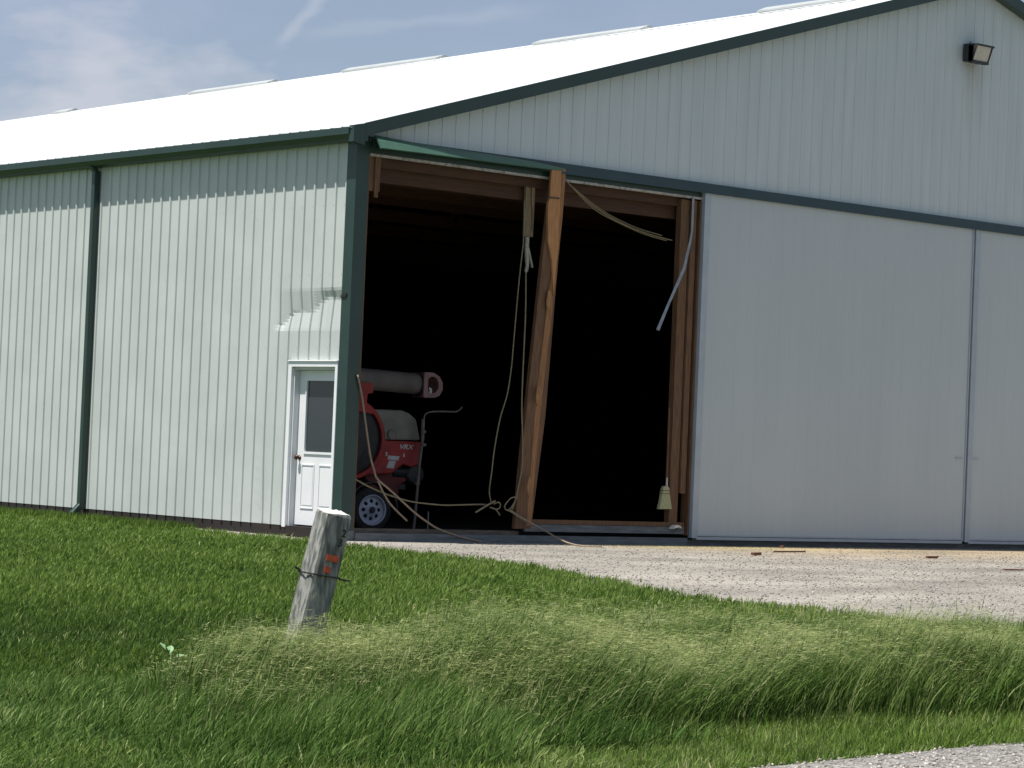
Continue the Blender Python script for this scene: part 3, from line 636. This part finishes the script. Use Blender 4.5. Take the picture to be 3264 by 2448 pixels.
# discharge tube
q = MB(); q.tube([W(-2.2, 2.12, -.25), W(.87, 2.03, -.25)], .155, 28); q.build('discharge_tube', mat('dusty_grey_tube', (.24, .215, .20), (.19, .17, .16), 5, .6), vac, smooth=True)
cl = MB(); h0 = W(.87, 2.02, -.25)
outl = [(.86, 2.20), (.90, 2.205), (1.02, 2.20), (1.12, 2.15), (1.175, 2.06), (1.18, 1.96), (1.13, 1.87), (1.05, 1.835), (.90, 1.83), (.86, 1.84)]
inn = [(.93, 2.10), (.97, 2.14), (1.02, 2.145), (1.07, 2.12), (1.11, 2.05), (1.11, 1.98), (1.07, 1.92), (1.02, 1.895), (.97, 1.90), (.93, 1.94)]
n = len(outl)
vs = [W(u, z, -.07) for u, z in outl]+[W(u, z, -.07) for u, z in inn]+[W(u, z, -.42) for u, z in outl]+[W(u, z, -.40) for u, z in inn]
cl.add(vs, [(i, n+i, n+(i+1) % n, (i+1) % n) for i in range(n)]+[(i, (i+1) % n, 2*n+(i+1) % n, 2*n+i) for i in range(n)]+[(n+i, 3*n+i, 3*n+(i+1) % n, n+(i+1) % n) for i in range(n)]+[tuple(range(2*n, 3*n))])
cl.build('discharge_spout', mat('dusty_red_casting', (.34, .20, .20), (.24, .14, .14), 8, .6), vac)
q = MB(); q.lathe(W(.87, 2.02, -.25), ML, [(.14, -.03), (.175, -.03), (.175, .01), (.14, .01)], 24); q.build('tube_flange', M['blk'], vac)
q = MB(); face([(.955, 1.985), (.99, 1.975), (1.01, 1.93), (.995, 1.895), (.975, 1.90)], -.12, -.08, q); q.build('spout_decal', M['decal'], vac)
# decals with lettering
q = MB(); face([(.34, .962), (.53, .955), (.515, .895), (.335, .905)], -.119, -.116, q); q.build('decal', M['decal'], vac)
q = MB(); face([(.36, .888), (.475, .888), (.44, .775), (.32, .78)], -.119, -.116, q); q.build('decal', M['decal'], vac)
q = MB(); face([(.30, 1.01), (.325, 1.01), (.325, .955), (.30, .955)], -.119, -.117, q); q.build('decal', M['decal'], vac)
q = MB(); face([(.595, 1.00), (.615, 1.00), (.615, .95), (.595, .95)], -.119, -.117, q); q.build('decal', M['decal'], vac)
def text3(body_, size, name, parent, material, mw, ext=.0015):
    cu = bpy.data.curves.new(name, 'FONT'); cu.body = body_; cu.size = size; cu.extrude = ext; cu.offset = size*.02; cu.align_x = 'LEFT'
    tmp = bpy.data.objects.new(name+'_c', cu); COL.objects.link(tmp)
    dg = bpy.context.evaluated_depsgraph_get(); me = bpy.data.meshes.new_from_object(tmp.evaluated_get(dg)); bpy.data.objects.remove(tmp); bpy.data.curves.remove(cu)
    me.transform(mw); me.materials.clear(); me.materials.append(material)
    o = bpy.data.objects.new(name, me); COL.objects.link(o)
    if parent: o.parent = parent; o.matrix_parent_inverse = Matrix.Translation(-wl(parent))
    return o
o3 = W(.515, 1.065, -.116)
mw = Matrix(((ML[0]*1.25+.0, 0, MN[0], o3[0]), (ML[1]*1.25, 0, MN[1], o3[1]), (0, 1, 0, o3[2]), (0, 0, 0, 1)))
mw = mw @ Matrix(((1, .25, 0, 0), (0, 1, 0, 0), (0, 0, 1, 0), (0, 0, 0, 1)))
text3('VRX', .095, 'lettering', vac, M['decal'], mw)
# jack stand and bent pipe, black motor
q = MB(); q.tube([W(.82, 1.52, .02), W(.825, 1.2, .02)], .028, 10); q.tube([W(.825, 1.2, .02), W(.78, .85, .04), W(.74, .1, .05), W(.72, GZ+.03, .05)], .022, 10)
for (u, z) in ((.83, 1.33), (.84, 1.14), (.762, .57)): q.tube([W(u-.0, z-.02, .03), W(u, z+.02, .03)], .042, 10)
q.box(W(.72, 0)[0]-.1, W(.72, 0)[0]+.1, W(.72, 0, .05)[1]-.08, W(.72, 0, .05)[1]+.08, GZ+.01, GZ+.03)
q.build('jack_stand', M['tan_steel'], vac)
q = MB(); q.tube(spline([W(.835, 1.50, .02), W(.85, 1.58, .02), W(.93, 1.62, .02), W(1.05, 1.635, .02), (W(1.2, 1.64, .02)), W(1.36, 1.645, .02), W(1.42, 1.67, .02), W(1.47, 1.72, .02)]), .013, 8); q.build('bent_pipe', M['tan_steel'], vac, smooth=True)
q = MB(); q.lathe(W(.86, .70, -.5), MN, [(0, 0), (.13, 0), (.15, .02), (.15, .28), (.12, .30), (.05, .31), (0, .31)], 24); q.tube([W(.5, .72, -.3), W(.8, .72, -.3)], .09, 12); q.build('drive_motor', M['blk'], vac)
q = MB(); q.tube([W(.93, .0, .1), W(.93, .17, .1)], .012, 8); q.tube([W(.90, GZ+.02, .1), W(.93, GZ+.02, .1), W(.96, GZ+.02, .1)], .03, 6); q.tube([W(.93, GZ, .1), W(.93, 0, .1)], .012, 8); q.build('hitch_pin_stand', M['gray_steel'], vac)

# ================================================================== WEATHERED POST
pb = at(632, 1478, 2, GZ)
pt_ = at(722, 1104, 1, pb[1]-.05)
axis_ = (pt_-pb); ln_ = np.linalg.norm(axis_); axis_ /= ln_; ln_ += .012
post = empty('wooden_post', tuple(pb), 'weathered grey wooden post leaning right in the tall grass', 'post')
ex = np.array([1., 0, 0]); ex -= axis_*(ex@axis_); ex /= np.linalg.norm(ex); ey = np.cross(axis_, ex)
_a = R(-8); ex, ey = math.cos(_a)*ex+math.sin(_a)*ey, -math.sin(_a)*ex+math.cos(_a)*ey
S = .073
pm_ = MB(); rings = 26; seg = 7
outline = []
for (sx, sy) in ((-1, -1), (1, -1), (1, 1), (-1, 1)):
    nxt = {(-1, -1): (1, -1), (1, -1): (1, 1), (1, 1): (-1, 1), (-1, 1): (-1, -1)}[(sx, sy)]
    for k in range(seg):
        f = k/seg; a, b_ = sx+(nxt[0]-sx)*f, sy+(nxt[1]-sy)*f
        rr = math.hypot(a, b_); lim = 1.35; 
        if rr > lim: a *= lim/rr; b_ *= lim/rr
        outline.append((a, b_))
fs = -1 if (ey[1] > 0) else 1
no = len(outline); r3 = random.Random(5); off = [r3.uniform(-.05, .05) for _ in outline]
for i in range(-4, rings+1):
    t = i/rings
    for k, (a, b_) in enumerate(outline):
        s = S*(1.0+off[k]*.6+.02*math.sin(t*9+k)+r3.uniform(-.012, .012)+.10*(1-t))
        if k in (3*seg+3,): s *= .88
        h = t*ln_
        if i == rings: h += -.021*((b_*fs-a)/2+1) + r3.uniform(-.003, .003); s *= .95
        p_ = pb+axis_*h+ex*a*s+ey*b_*s; pm_.v.append(tuple(p_))
R_ = rings+5
for i in range(R_-1):
    for k in range(no): a = i*no+k; b_ = i*no+(k+1) % no; pm_.f.append((a, b_, b_+no, a+no))
tc_ = len(pm_.v); pm_.v.append(tuple(pb+axis_*(ln_-.021))); 
for k in range(no): pm_.f.append(((R_-1)*no+k, (R_-1)*no+(k+1) % no, tc_))
pbody = pm_.build('post_body', M['oldwood'], post)
cap_ = MB(); ctr = np.array(pm_.v[tc_]); rim_ = [np.array(pm_.v[(R_-1)*no+k]) for k in range(no)]
cap_.v = [tuple(ctr+(q_-ctr)*.96+axis_*.004) for q_ in rim_]+[tuple(ctr+(q_-ctr)*.93-axis_*.004) for q_ in rim_]+[tuple(ctr+axis_*.006)]
cap_.f = [(k, (k+1) % no, 2*no) for k in range(no)]+[(k, no+k, no+(k+1) % no, (k+1) % no) for k in range(no)]
cap_.build('cut_top', mat('pale_end_grain', (.62, .62, .57), (.46, .46, .42), 26, .9, bump=.003), post)  # cut top in a paler tone than the post sides
def onpost(h, a, b_): return pb+axis_*h+ex*a*S+ey*b_*S
# reflector patches and faded digits on the shaded face (towards -Y): ey points?
fs = -1 if (ey[1] > 0) else 1
def patch(h0, h1, a0, a1, name, material, t=.003):
    q = MB(); o_ = fs*1.12
    q.prism([onpost(h0, a0, o_), onpost(h0, a1, o_), onpost(h1, a1, o_), onpost(h1, a0, o_)], ey*fs*t); return q.build(name, material, post)
LN = ln_
patch(LN-.272, LN-.240, -.35, .62, 'reflector', M['orange'])
patch(LN-.336, LN-.304, -.30, .18, 'reflector', M['orange'])
for ch, hh, aa in (('2', LN-.135, .40), ('3', LN-.187, .28)):
    o3 = onpost(hh, aa, fs*1.12)+ey*fs*.001; X_ = ex*1.0; Z_ = axis_
    nn_ = ey*fs
    mw = Matrix(((X_[0], Z_[0], nn_[0], o3[0]), (X_[1], Z_[1], nn_[1], o3[1]), (X_[2], Z_[2], nn_[2], o3[2]), (0, 0, 0, 1)))
    text3(ch, .055, 'painted_digit', post, M['ink'], mw, .0008)
for hh, r_, nm in ((LN-.352, .0045, 'strap'), (LN-.70, .0035, 'strap')):
    q = MB(); ring = [onpost(hh+.006*a, a*1.16, b_*1.16) for a, b_ in outline]; ring.append(ring[0]); ring.append(ring[1]); q.tube(ring, r_, 6, cap=False)
    if hh > LN-.5: q.tube([onpost(hh, 1.1, -fs*0+fs), onpost(hh+.004, 1.9, fs*1.2)], r_*1.2, 6); q.tube([onpost(hh, -1.1, -fs*.8), onpost(hh+.012, -1.6, -fs*.8)], r_*1.3, 6)
    q.build(nm, M['strap'], post)

# ================================================================== GRASS
def grass_mat(name, stops, trans=.35):
    m = bpy.data.materials.new(name); m.use_nodes = True; t = m.node_tree; t.nodes.clear()
    o = t.nodes.new('ShaderNodeOutputMaterial'); at_ = t.nodes.new('ShaderNodeAttribute'); at_.attribute_name = 'tint'
    cr = t.nodes.new('ShaderNodeValToRGB'); e = cr.color_ramp
    e.elements[0].position = stops[0][0]; e.elements[0].color = (*stops[0][1], 1); e.elements[1].position = stops[-1][0]; e.elements[1].color = (*stops[-1][1], 1)
    for p_, c_ in stops[1:-1]: e.elements.new(p_).color = (*c_, 1)
    t.links.new(at_.outputs['Fac'], cr.inputs[0])
    d = t.nodes.new('ShaderNodeBsdfPrincipled'); d.inputs['Roughness'].default_value = .6; d.inputs['Specular IOR Level'].default_value = .12; tr = t.nodes.new('ShaderNodeBsdfTranslucent'); mi = t.nodes.new('ShaderNodeMixShader'); mi.inputs[0].default_value = trans
    t.links.new(cr.outputs[0], d.inputs['Base Color']); t.links.new(cr.outputs[0], tr.inputs['Color']); t.links.new(d.outputs[0], mi.inputs[1]); t.links.new(tr.outputs[0], mi.inputs[2]); t.links.new(mi.outputs[0], o.inputs[0])
    return m
def vnoise(x, y, s, seed):
    """smooth value noise"""
    g_ = np.random.default_rng(seed).random((64, 64)); X = x/s; Y = y/s; xi = np.floor(X).astype(int); yi = np.floor(Y).astype(int); fx = X-xi; fy = Y-yi
    fx = fx*fx*(3-2*fx); fy = fy*fy*(3-2*fy); g = lambda a, b: g_[a % 64, b % 64]
    return g(xi, yi)*(1-fx)*(1-fy)+g(xi+1, yi)*fx*(1-fy)+g(xi, yi+1)*(1-fx)*fy+g(xi+1, yi+1)*fx*fy
def blades(x, y, z, h, wd, lean, bend, tint, levels=3, az=None):
    """lean: (n,2) sideways shift at the tip; returns verts, faces as arrays"""
    n = len(x); az = rng.random(n)*math.pi if az is None else az
    cx, cy = np.cos(az)*wd/2, np.sin(az)*wd/2
    V = []; L = levels
    for i in range(L):
        t = i/L; s = t**bend; zz_ = z+h*t*(1-.12*t*np.minimum(1, np.hypot(lean[:, 0], lean[:, 1])/np.maximum(h, .01))); ww = 1-.55*t
        px = x+lean[:, 0]*s; py = y+lean[:, 1]*s
        V.append(np.stack([px-cx*ww, py-cy*ww, zz_], 1)); V.append(np.stack([px+cx*ww, py+cy*ww, zz_], 1))
    dr = np.hypot(lean[:, 0], lean[:, 1])/np.maximum(h, .01)
    V.append(np.stack([x+lean[:, 0], y+lean[:, 1], z+h*(1-.22*np.minimum(1.5, dr))], 1))
    V = np.stack(V, 1); nv = 2*L+1
    T = []
    for i in range(L-1): T += [(2*i, 2*i+1, 2*i+3), (2*i, 2*i+3, 2*i+2)]
    T.append((2*L-2, 2*L-1, 2*L))
    F = (np.arange(n)*nv)[:, None, None]+np.array(T)[None]
    return V.reshape(-1, 3), F.reshape(-1, 3), np.repeat(tint, nv)
def big_mesh(name, chunks, material, label, cat):
    V = np.concatenate([c[0] for c in chunks]); o_ = 0; Fs = []
    for c in chunks: Fs.append(c[1]+o_); o_ += len(c[0])
    F = np.concatenate(Fs); T = np.concatenate([c[2] for c in chunks])
    me = bpy.data.meshes.new(name); me.vertices.add(len(V)); me.vertices.foreach_set('co', V.astype(np.float32).ravel())
    me.loops.add(F.size); me.loops.foreach_set('vertex_index', F.astype(np.int32).ravel())
    me.polygons.add(len(F)); me.polygons.foreach_set('loop_start', np.arange(0, F.size, 3, dtype=np.int32)); me.polygons.foreach_set('loop_total', np.full(len(F), 3, np.int32))
    a = me.attributes.new('tint', 'FLOAT', 'POINT'); a.data.foreach_set('value', T.astype(np.float32))
    me.update(calc_edges=True); me.materials.append(material)
    o = bpy.data.objects.new(name, me); COL.objects.link(o); tag(o, label, cat, kind='stuff'); return o
def sample(n, dmin, dmax, tanh=.255, power=1.0):
    d = np.sqrt(rng.random(n)*(dmax**2-dmin**2)+dmin**2) if power == 1 else dmin*(dmax/dmin)**rng.random(n)
    s = (rng.random(n)*2-1)*tanh; ca = math.atan2(FW[1], FW[0]); a = ca-np.arctan(s)
    return C0[0]+np.cos(a)*d, C0[1]+np.sin(a)*d, d
WR = np.array([RT[0], RT[1]]); WR /= np.linalg.norm(WR)

tall_px = [(345, 1600), (340, 1520), (420, 1482), (560, 1460), (800, 1436), (1100, 1412), (1400, 1400), (1700, 1396), (2000, 1400), (2300, 1410), (2600, 1415), (2600, 1535), (2212, 1560), (1900, 1580), (1600, 1598), (1300, 1604), (1000, 1606), (700, 1612), (480, 1640)]
TALL = [tuple(at(x, y, 2, GZ)[:2]) for x, y in tall_px]
# px-like depth inside the tall strip: distance from the camera
def keep_lawn(x, y):
    e = (vnoise(x, y, .35, 3)-.5)*.35
    e2 = .05+.40*vnoise(x, y, .30, 4)**2+np.where(rng.random(len(x)) < .03, .5, 0)
    k = ~inpoly(x-e2*.9, y-e2*.35, GR) & ~inpoly(x, y+e*.3, RD) & ~((x > -.03) & (y > -.02))
    return k
GREEN = [(0, (.048, .090, .018)), (.35, (.096, .166, .027)), (.6, (.165, .245, .045)), (.85, (.19, .27, .080)), (1, (.42, .42, .20))]
M['lawn'] = grass_mat('lawn_blades', GREEN)
chs = []
for (nn_, d0, d1) in ((1000000, 8.5, 52),):
    x, y, d = sample(nn_, d0, d1, .43, power=2)
    k = keep_lawn(x, y); x, y, d = x[k], y[k], d[k]
    n = len(x)
    patch_ = vnoise(x, y, 1.1, 5)*.5+vnoise(x, y, 3.2, 9)*.5
    # shadow painted into the blade tint: swath across the lawn left of the post
    q_ = (x*WR[0]+y*WR[1]); dd = d
    h = (.035+.045*rng.random(n)**1.5)*(.7+.7*patch_)+np.where((x > -.7) & (y > 3.2), .02+.06*rng.random(n), 0)
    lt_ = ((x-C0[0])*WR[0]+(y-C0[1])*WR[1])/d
    shade_swath = np.exp(-((d-16.4-6*(lt_+.15))**2)/5.0)/(1+np.exp((lt_+.09)*45))
    tint = .16+.62*rng.random(n)**1.4+.60*(patch_-.5)+.25*(vnoise(x, y, .16, 21)-.5)+.12*(vnoise(x, y, .06, 22)-.5)-.36*shade_swath
    dry = rng.random(n) < .035+.05*(vnoise(x, y, .5, 31) > .68)
    tint = np.where(dry, .82+.15*rng.random(n), tint); tint = np.where((d < 11.0) & (rng.random(n) < .28), tint+.22, tint)
    lean = rng.normal(0, .022, (n, 2))+WR*(.008+.012*vnoise(x, y, .8, 8))[:, None]
    wd = (.005+.009*rng.random(n)**1.5)*np.clip(d/15, .8, 1.8)
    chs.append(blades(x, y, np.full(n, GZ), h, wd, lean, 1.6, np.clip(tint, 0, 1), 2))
n = 16000; x = -.03-.5*rng.random(n)**1.5; y = rng.uniform(3.2, 45, n)**1.0
chs.append(blades(x, y, np.full(n, GZ), .05+.085*rng.random(n), .009+.008*rng.random(n), rng.normal(0, .02, (n, 2))-np.array([.01, 0]), 1.6, np.clip(.2+.5*rng.random(n), 0, 1), 2))
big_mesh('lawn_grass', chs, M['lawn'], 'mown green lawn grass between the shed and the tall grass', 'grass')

# medium grass: bottom left and roadside verge
M['medg'] = grass_mat('verge_blades', [(0, (.036, .072, .015)), (.4, (.076, .150, .028)), (.7, (.140, .225, .052)), (1, (.34, .40, .16))])
x, y, d = sample(190000, 8.5, 12.6, .40)
lat = ((x-C0[0])*WR[0]+(y-C0[1])*WR[1])/d
k = ~inpoly(x, y, RD) & ((d < 11.3+.0*lat) | (lat < -.10)); x, y, d, lat = x[k], y[k], d[k], lat[k]; n = len(x)
pn = vnoise(x, y, .5, 41)
h = (.045+.085*rng.random(n)**1.4)*(.5+1.0*pn)*(1+.5*np.exp(-((lat+.09)**2)/.004))*np.interp(lat, [-.2, -.13, -.08], [.75, .8, 1]); h *= np.clip((d-8.7)/.9, .4, 1)
h *= np.interp(d+.6*(vnoise(x, y, .4, 48)-.5), [10.1, 11.2], [1, 1.9])*np.interp(lat, [-.15, -.10, -.04], [.58, .75, 1])
near_road = inpoly(x+.0, y-.35-.5*vnoise(x, y, .4, 47), RD); h = np.where(near_road, h*.45, h)
tint = .10+.66*rng.random(n)**1.2+.45*(pn-.5)+.25*(vnoise(x, y, .12, 43)-.5); tint = np.where(near_road, tint+.30, tint); tint = np.where(rng.random(n) < .04, .95, tint)
lean = rng.normal(0, .034, (n, 2))+WR[None]*(h*(.1+.45*rng.random(n)))[:, None]
big_mesh('verge_grass', [blades(x, y, np.full(n, GZ), h, .004+.007*rng.random(n), lean, 1.7, np.clip(tint, 0, 1), 3)], M['medg'], 'medium-length green grass along the near edge by the road', 'grass')

# tall windblown grass
M['tallg'] = grass_mat('tall_blades', [(0, (.038, .078, .016)), (.3, (.078, .152, .028)), (.55, (.135, .220, .048)), (.8, (.21, .28, .090)), (1, (.42, .43, .20))], .4)
M['seed'] = grass_mat('seed_heads', [(0, (.12, .19, .055)), (.5, (.28, .34, .12)), (1, (.54, .54, .28))], .35)
xs_, ys_ = np.array([p[0] for p in TALL]), np.array([p[1] for p in TALL])
def tall_pts(n):
    x = rng.uniform(xs_.min(), xs_.max(), n); y = rng.uniform(ys_.min(), ys_.max(), n)
    j = rng.normal(0, .16, (2, n)); j[0] += (vnoise(x, y, .6, 91)-.5)*1.5; j[1] += (vnoise(x, y, .6, 92)-.5)*1.5; k = inpoly(x+j[0], y+j[1], TALL); return x[k], y[k]
def tall_h(x, y):
    d = np.hypot(x-C0[0], y-C0[1]); lat = ((x-C0[0])*WR[0]+(y-C0[1])*WR[1])/d
    dn = d+(vnoise(x, y, .75, 53)-.5)*1.5
    base = np.interp(dn, [10.2, 10.8, 11.4, 12.3, 13.4, 16.5], [.14, .28, .44, .47, .42, .26])
    base *= np.interp(lat, [-.145, -.13, -.115, -.09, -.06, 0, .1, .16, .2], [.15, .55, 1.0, 1.12, 1.08, 1.0, 1.0, .92, .88])
    base *= 1-(1-np.interp(d, [11.6, 12.6, 14], [1, .72, .5]))*np.interp(lat, [-.05, -.02], [1, 0])
    return base*(.48+.70*vnoise(x, y, .50, 51)+.32*vnoise(x, y, .17, 52)), d, lat
x, y = tall_pts(330000); x = x[:115000]; y = y[:115000]
h0, d, lat = tall_h(x, y); n = len(x)
h = h0*(.45+.6*rng.random(n)); wdir = WR*1.0
gust = .35+.9*vnoise(x, y, .7, 61)
ln_arr = (h*gust*(.15+.75*rng.random(n)))[:, None]*wdir[None]+rng.normal(0, .045, (n, 2))
tint = .04+.62*rng.random(n)**1.2+.35*(vnoise(x, y, .45, 71)-.5); tint = np.where(rng.random(n) < .05, .95, tint)
ch1 = blades(x, y, np.full(n, GZ), h, (.0035+.0065*rng.random(n)**1.6), ln_arr, 1.9, np.clip(tint, 0, 1), 4)
big_mesh('tall_grass', [ch1], M['tallg'], 'tall windblown green grass around the leaning post', 'grass')
# stems with feathery seed heads
x, y = tall_pts(120000); nm_ = 40000; x = x[:nm_]; y = y[:nm_]
h0, d, lat = tall_h(x, y); n = len(x)
keep = rng.random(n) < np.interp(d, [10.4, 11.2, 11.9, 13.6, 15.5], [.05, .22, .85, .7, .35])*np.clip(1.9*vnoise(x, y, .6, 95)-.15+np.interp(lat, [-.11, -.02], [.6, 0]), .08, 1) ; keep &= lat > -.135+.02*rng.random(n); x, y, h0, d, lat = x[keep], y[keep], h0[keep], d[keep], lat[keep]; n = len(x)
h = h0*(.80+.34*rng.random(n)); gust = .55+.5*vnoise(x, y, .9, 61)
le = (h*gust*(.25+.6*rng.random(n)))[:, None]*wdir[None]+rng.normal(0, .05, (n, 2))
tn = .30+.65*rng.random(n)**1.4
chs = [blades(x, y, np.full(n, GZ), h, np.full(n, .0034), le, 2.0, np.clip(tn*.8, 0, 1), 4)]
tipx, tipy, tipz = x+le[:, 0], y+le[:, 1], GZ+h*(1-.22*np.minimum(1.5, np.hypot(le[:, 0], le[:, 1])/h))
hd_len = .06+.07*rng.random(n)
dirx = le/np.linalg.norm(le, axis=1, keepdims=True)
for j in range(8):
    f = j/8; sx = tipx+dirx[:, 0]*hd_len*(f*.9-.5); sy = tipy+dirx[:, 1]*hd_len*(f*.9-.5); sz = tipz+hd_len*(.35*(1-(2*f-.9)**2)-.3*f)-.01
    a = rng.random(n)*6.283; L_ = .016+.020*rng.random(n)*(1-f*.6)
    l2 = np.stack([np.cos(a)*L_*.35, np.sin(a)*L_*.35], 1)+dirx*L_[:, None]*1.2
    chs.append(blades(sx, sy, sz, L_*(rng.random(n)*.7-.30), .0055+.0035*rng.random(n), l2, 1.0, np.clip(tn+.25*(rng.random(n)-.3), 0, 1), 1))
x, y = tall_pts(9000); x = x[:3000]; y = y[:3000]
h0, d, lat = tall_h(x, y); kk = ((d < 12.4) | (rng.random(len(x)) < .3)) & (lat > -.12); x, y, h0 = x[kk], y[kk], h0[kk]; n = len(x)
h = (.26+.28*rng.random(n))*np.clip(h0/.4, .6, 1.1); le = (h*(.05+.55*rng.random(n)))[:, None]*wdir[None]+rng.normal(0, .03, (n, 2)); tn = .3+.6*rng.random(n)
chs.append(blades(x, y, np.full(n, GZ), h, .0035+.003*rng.random(n), le, 1.8, tn*.7, 4))
for j in range(6):
    f = .78+.045*j; sx = x+le[:, 0]*f**1.8; sy = y+le[:, 1]*f**1.8; sz = GZ+h*f*.93
    a = rng.random(n)*6.283; l2 = np.stack([np.cos(a), np.sin(a)], 1)*.007
    chs.append(blades(sx, sy, sz, np.full(n, .024), .0045+.003*rng.random(n), l2, 1.0, np.clip(tn-.1, 0, 1), 2))
big_mesh('seed_heads', chs, M['seed'], 'pale feathery seed heads bending over the tall grass', 'grass')

# broad-leaf weed at the edge of the tall grass
wp = at(365, 1462, 2, GZ)
q = MB(); 
for i in range(7):
    a = i*.95; el = .35+.3*(i % 3); L_ = .07+.03*(i % 2); c = np.array([wp[0]+.03*math.cos(a), wp[1]+.03*math.sin(a), GZ+.10+.02*(i % 3)])
    dv = np.array([math.cos(a)*math.cos(el), math.sin(a)*math.cos(el), math.sin(el)*.6]); sd = np.array([-math.sin(a), math.cos(a), .1])*.022
    m_ = c+dv*L_*.5+np.array([0, 0, .008]); q.add([c, m_-sd, c+dv*L_, m_+sd, c+dv*L_*.5], [(0, 1, 4), (1, 2, 4), (2, 3, 4), (3, 0, 4)])
wd_ = empty('broadleaf_weed', (wp[0], wp[1], GZ), 'small broad-leaved weed with pale leaves at the left edge of the tall grass', 'plant')
q.build('leaves', M['leaf'], wd_)
q = MB(); q.tube([(wp[0], wp[1], GZ), (wp[0]+.01, wp[1], GZ+.13)], .004, 5); q.build('stem', M['leaf'], wd_)

# loose stones on the gravel
def stones(n, x, y, d, size):
    n = len(x); s = size*(.4+rng.random(n)**2*1.2); V = np.array([(1, 0, 0), (0, 1, 0), (-1, 0, 0), (0, -1, 0), (0, 0, .7), (0, 0, -.4)], float)[None]+rng.normal(0, .22, (n, 6, 3))
    V = V*s[:, None, None]; V += np.stack([x, y, np.full(n, GZ+.022)+s*.15], 1)[:, None]
    T = np.array([(0, 1, 4), (1, 2, 4), (2, 3, 4), (3, 0, 4), (1, 0, 5), (2, 1, 5), (3, 2, 5), (0, 3, 5)]); F = (np.arange(n)*6)[:, None, None]+T[None]
    return V.reshape(-1, 3), F.reshape(-1, 3), np.repeat(np.clip(rng.normal(.5, .24, n), 0, 1), 6)
sm = grass_mat('loose_stone', [(0, (.13, .12, .11)), (.5, (.26, .24, .215)), (1, (.50, .47, .43))], 0.0)
x, y, d = sample(130000, 20, 46, .27); k = inpoly(x, y, GR) & (y < -.06); x, y, d = x[k], y[k], d[k]
dens = rng.random(len(x)) < np.interp(y+1.5*vnoise(x, y, .8, 81), [-6, -1.5, -.3], [1, .8, .25]); x, y, d = x[dens], y[dens], d[dens]
kk = rng.random(len(x)) < .45; x, y, d = x[kk], y[kk], d[kk]
a1 = stones(0, x, y, d, .0095)
big_mesh('driveway_stones', [a1], sm, 'loose pale stones scattered over the gravel driveway', 'gravel')
x, y, d = sample(60000, 9, 16, .27); k = inpoly(x, y-.03, RD); x, y, d = x[k], y[k], d[k]
big_mesh('roadside_stones', [stones(0, x, y, d, .009)], sm, 'loose stones along the road edge', 'gravel')
# straw and chaff blown along the doorway
x = rng.normal(6.3, 1.5, 9000); y = -.5-np.abs(rng.normal(0, .55, 9000)); n = len(x); a = rng.random(n)*6.28; L_ = .03+.07*rng.random(n)
st = blades(x, y, np.full(n, GZ+.028), np.full(n, .006), np.full(n, .006), np.stack([np.cos(a)*L_, np.sin(a)*L_], 1), 1, np.clip(.4+.6*rng.random(n), 0, 1), 1)
big_mesh('straw', [st], grass_mat('dry_straw', [(0, (.30, .24, .10)), (1, (.66, .58, .30))], .1), 'yellow straw and chaff blown along the foot of the doors', 'straw')
# scraps
def scrap(px, py, L_, wv, a, material, name, label, cat, hgt=.02):
    c = at(px, py, 2, GZ+.03); q = MB(); dx_, dy_ = math.cos(a)*L_/2, math.sin(a)*L_/2; ux, uy = -math.sin(a)*wv/2, math.cos(a)*wv/2
    q.prism([(c[0]-dx_-ux, c[1]-dy_-uy, c[2]), (c[0]+dx_*.8-ux*.5, c[1]+dy_*.8-uy*.5, c[2]), (c[0]+dx_, c[1]+dy_, c[2]), (c[0]+dx_*.5+ux, c[1]+dy_*.5+uy, c[2]), (c[0]-dx_*.9+ux, c[1]-dy_*.9+uy, c[2])], (0, 0, hgt))
    return tag(q.build(name, material), label, cat)
scrap(1635, 1199, .26, .06, .3, M['rusty'], 'bark_scrap', 'rust-brown bark scrap lying by the straw in front of the closed door', 'scrap', .035)
scrap(2015, 1206, .24, .06, -.1, M['rusty'], 'bark_scrap', 'dark brown bark scrap beside a white chip on the gravel', 'scrap', .03)
scrap(2042, 1208, .22, .05, -.5, M['pale'], 'white_chip', 'thin white chip on the gravel beside a brown scrap', 'scrap', .02)
scrap(1705, 1193, .8, .03, .15, M['wood_dull'], 'broken_lath', 'long thin broken lath lying on the gravel below the closed door', 'lath', .02)
scrap(1690, 1183, .22, .05, .6, M['rusty'], 'twig_pile', 'brown twigs close to the door foot', 'twigs', .03)
scrap(2190, 1232, .32, .08, -.2, M['rusty'], 'leaf_litter', 'flat brown leaf litter at the right edge of the gravel', 'litter', .015)
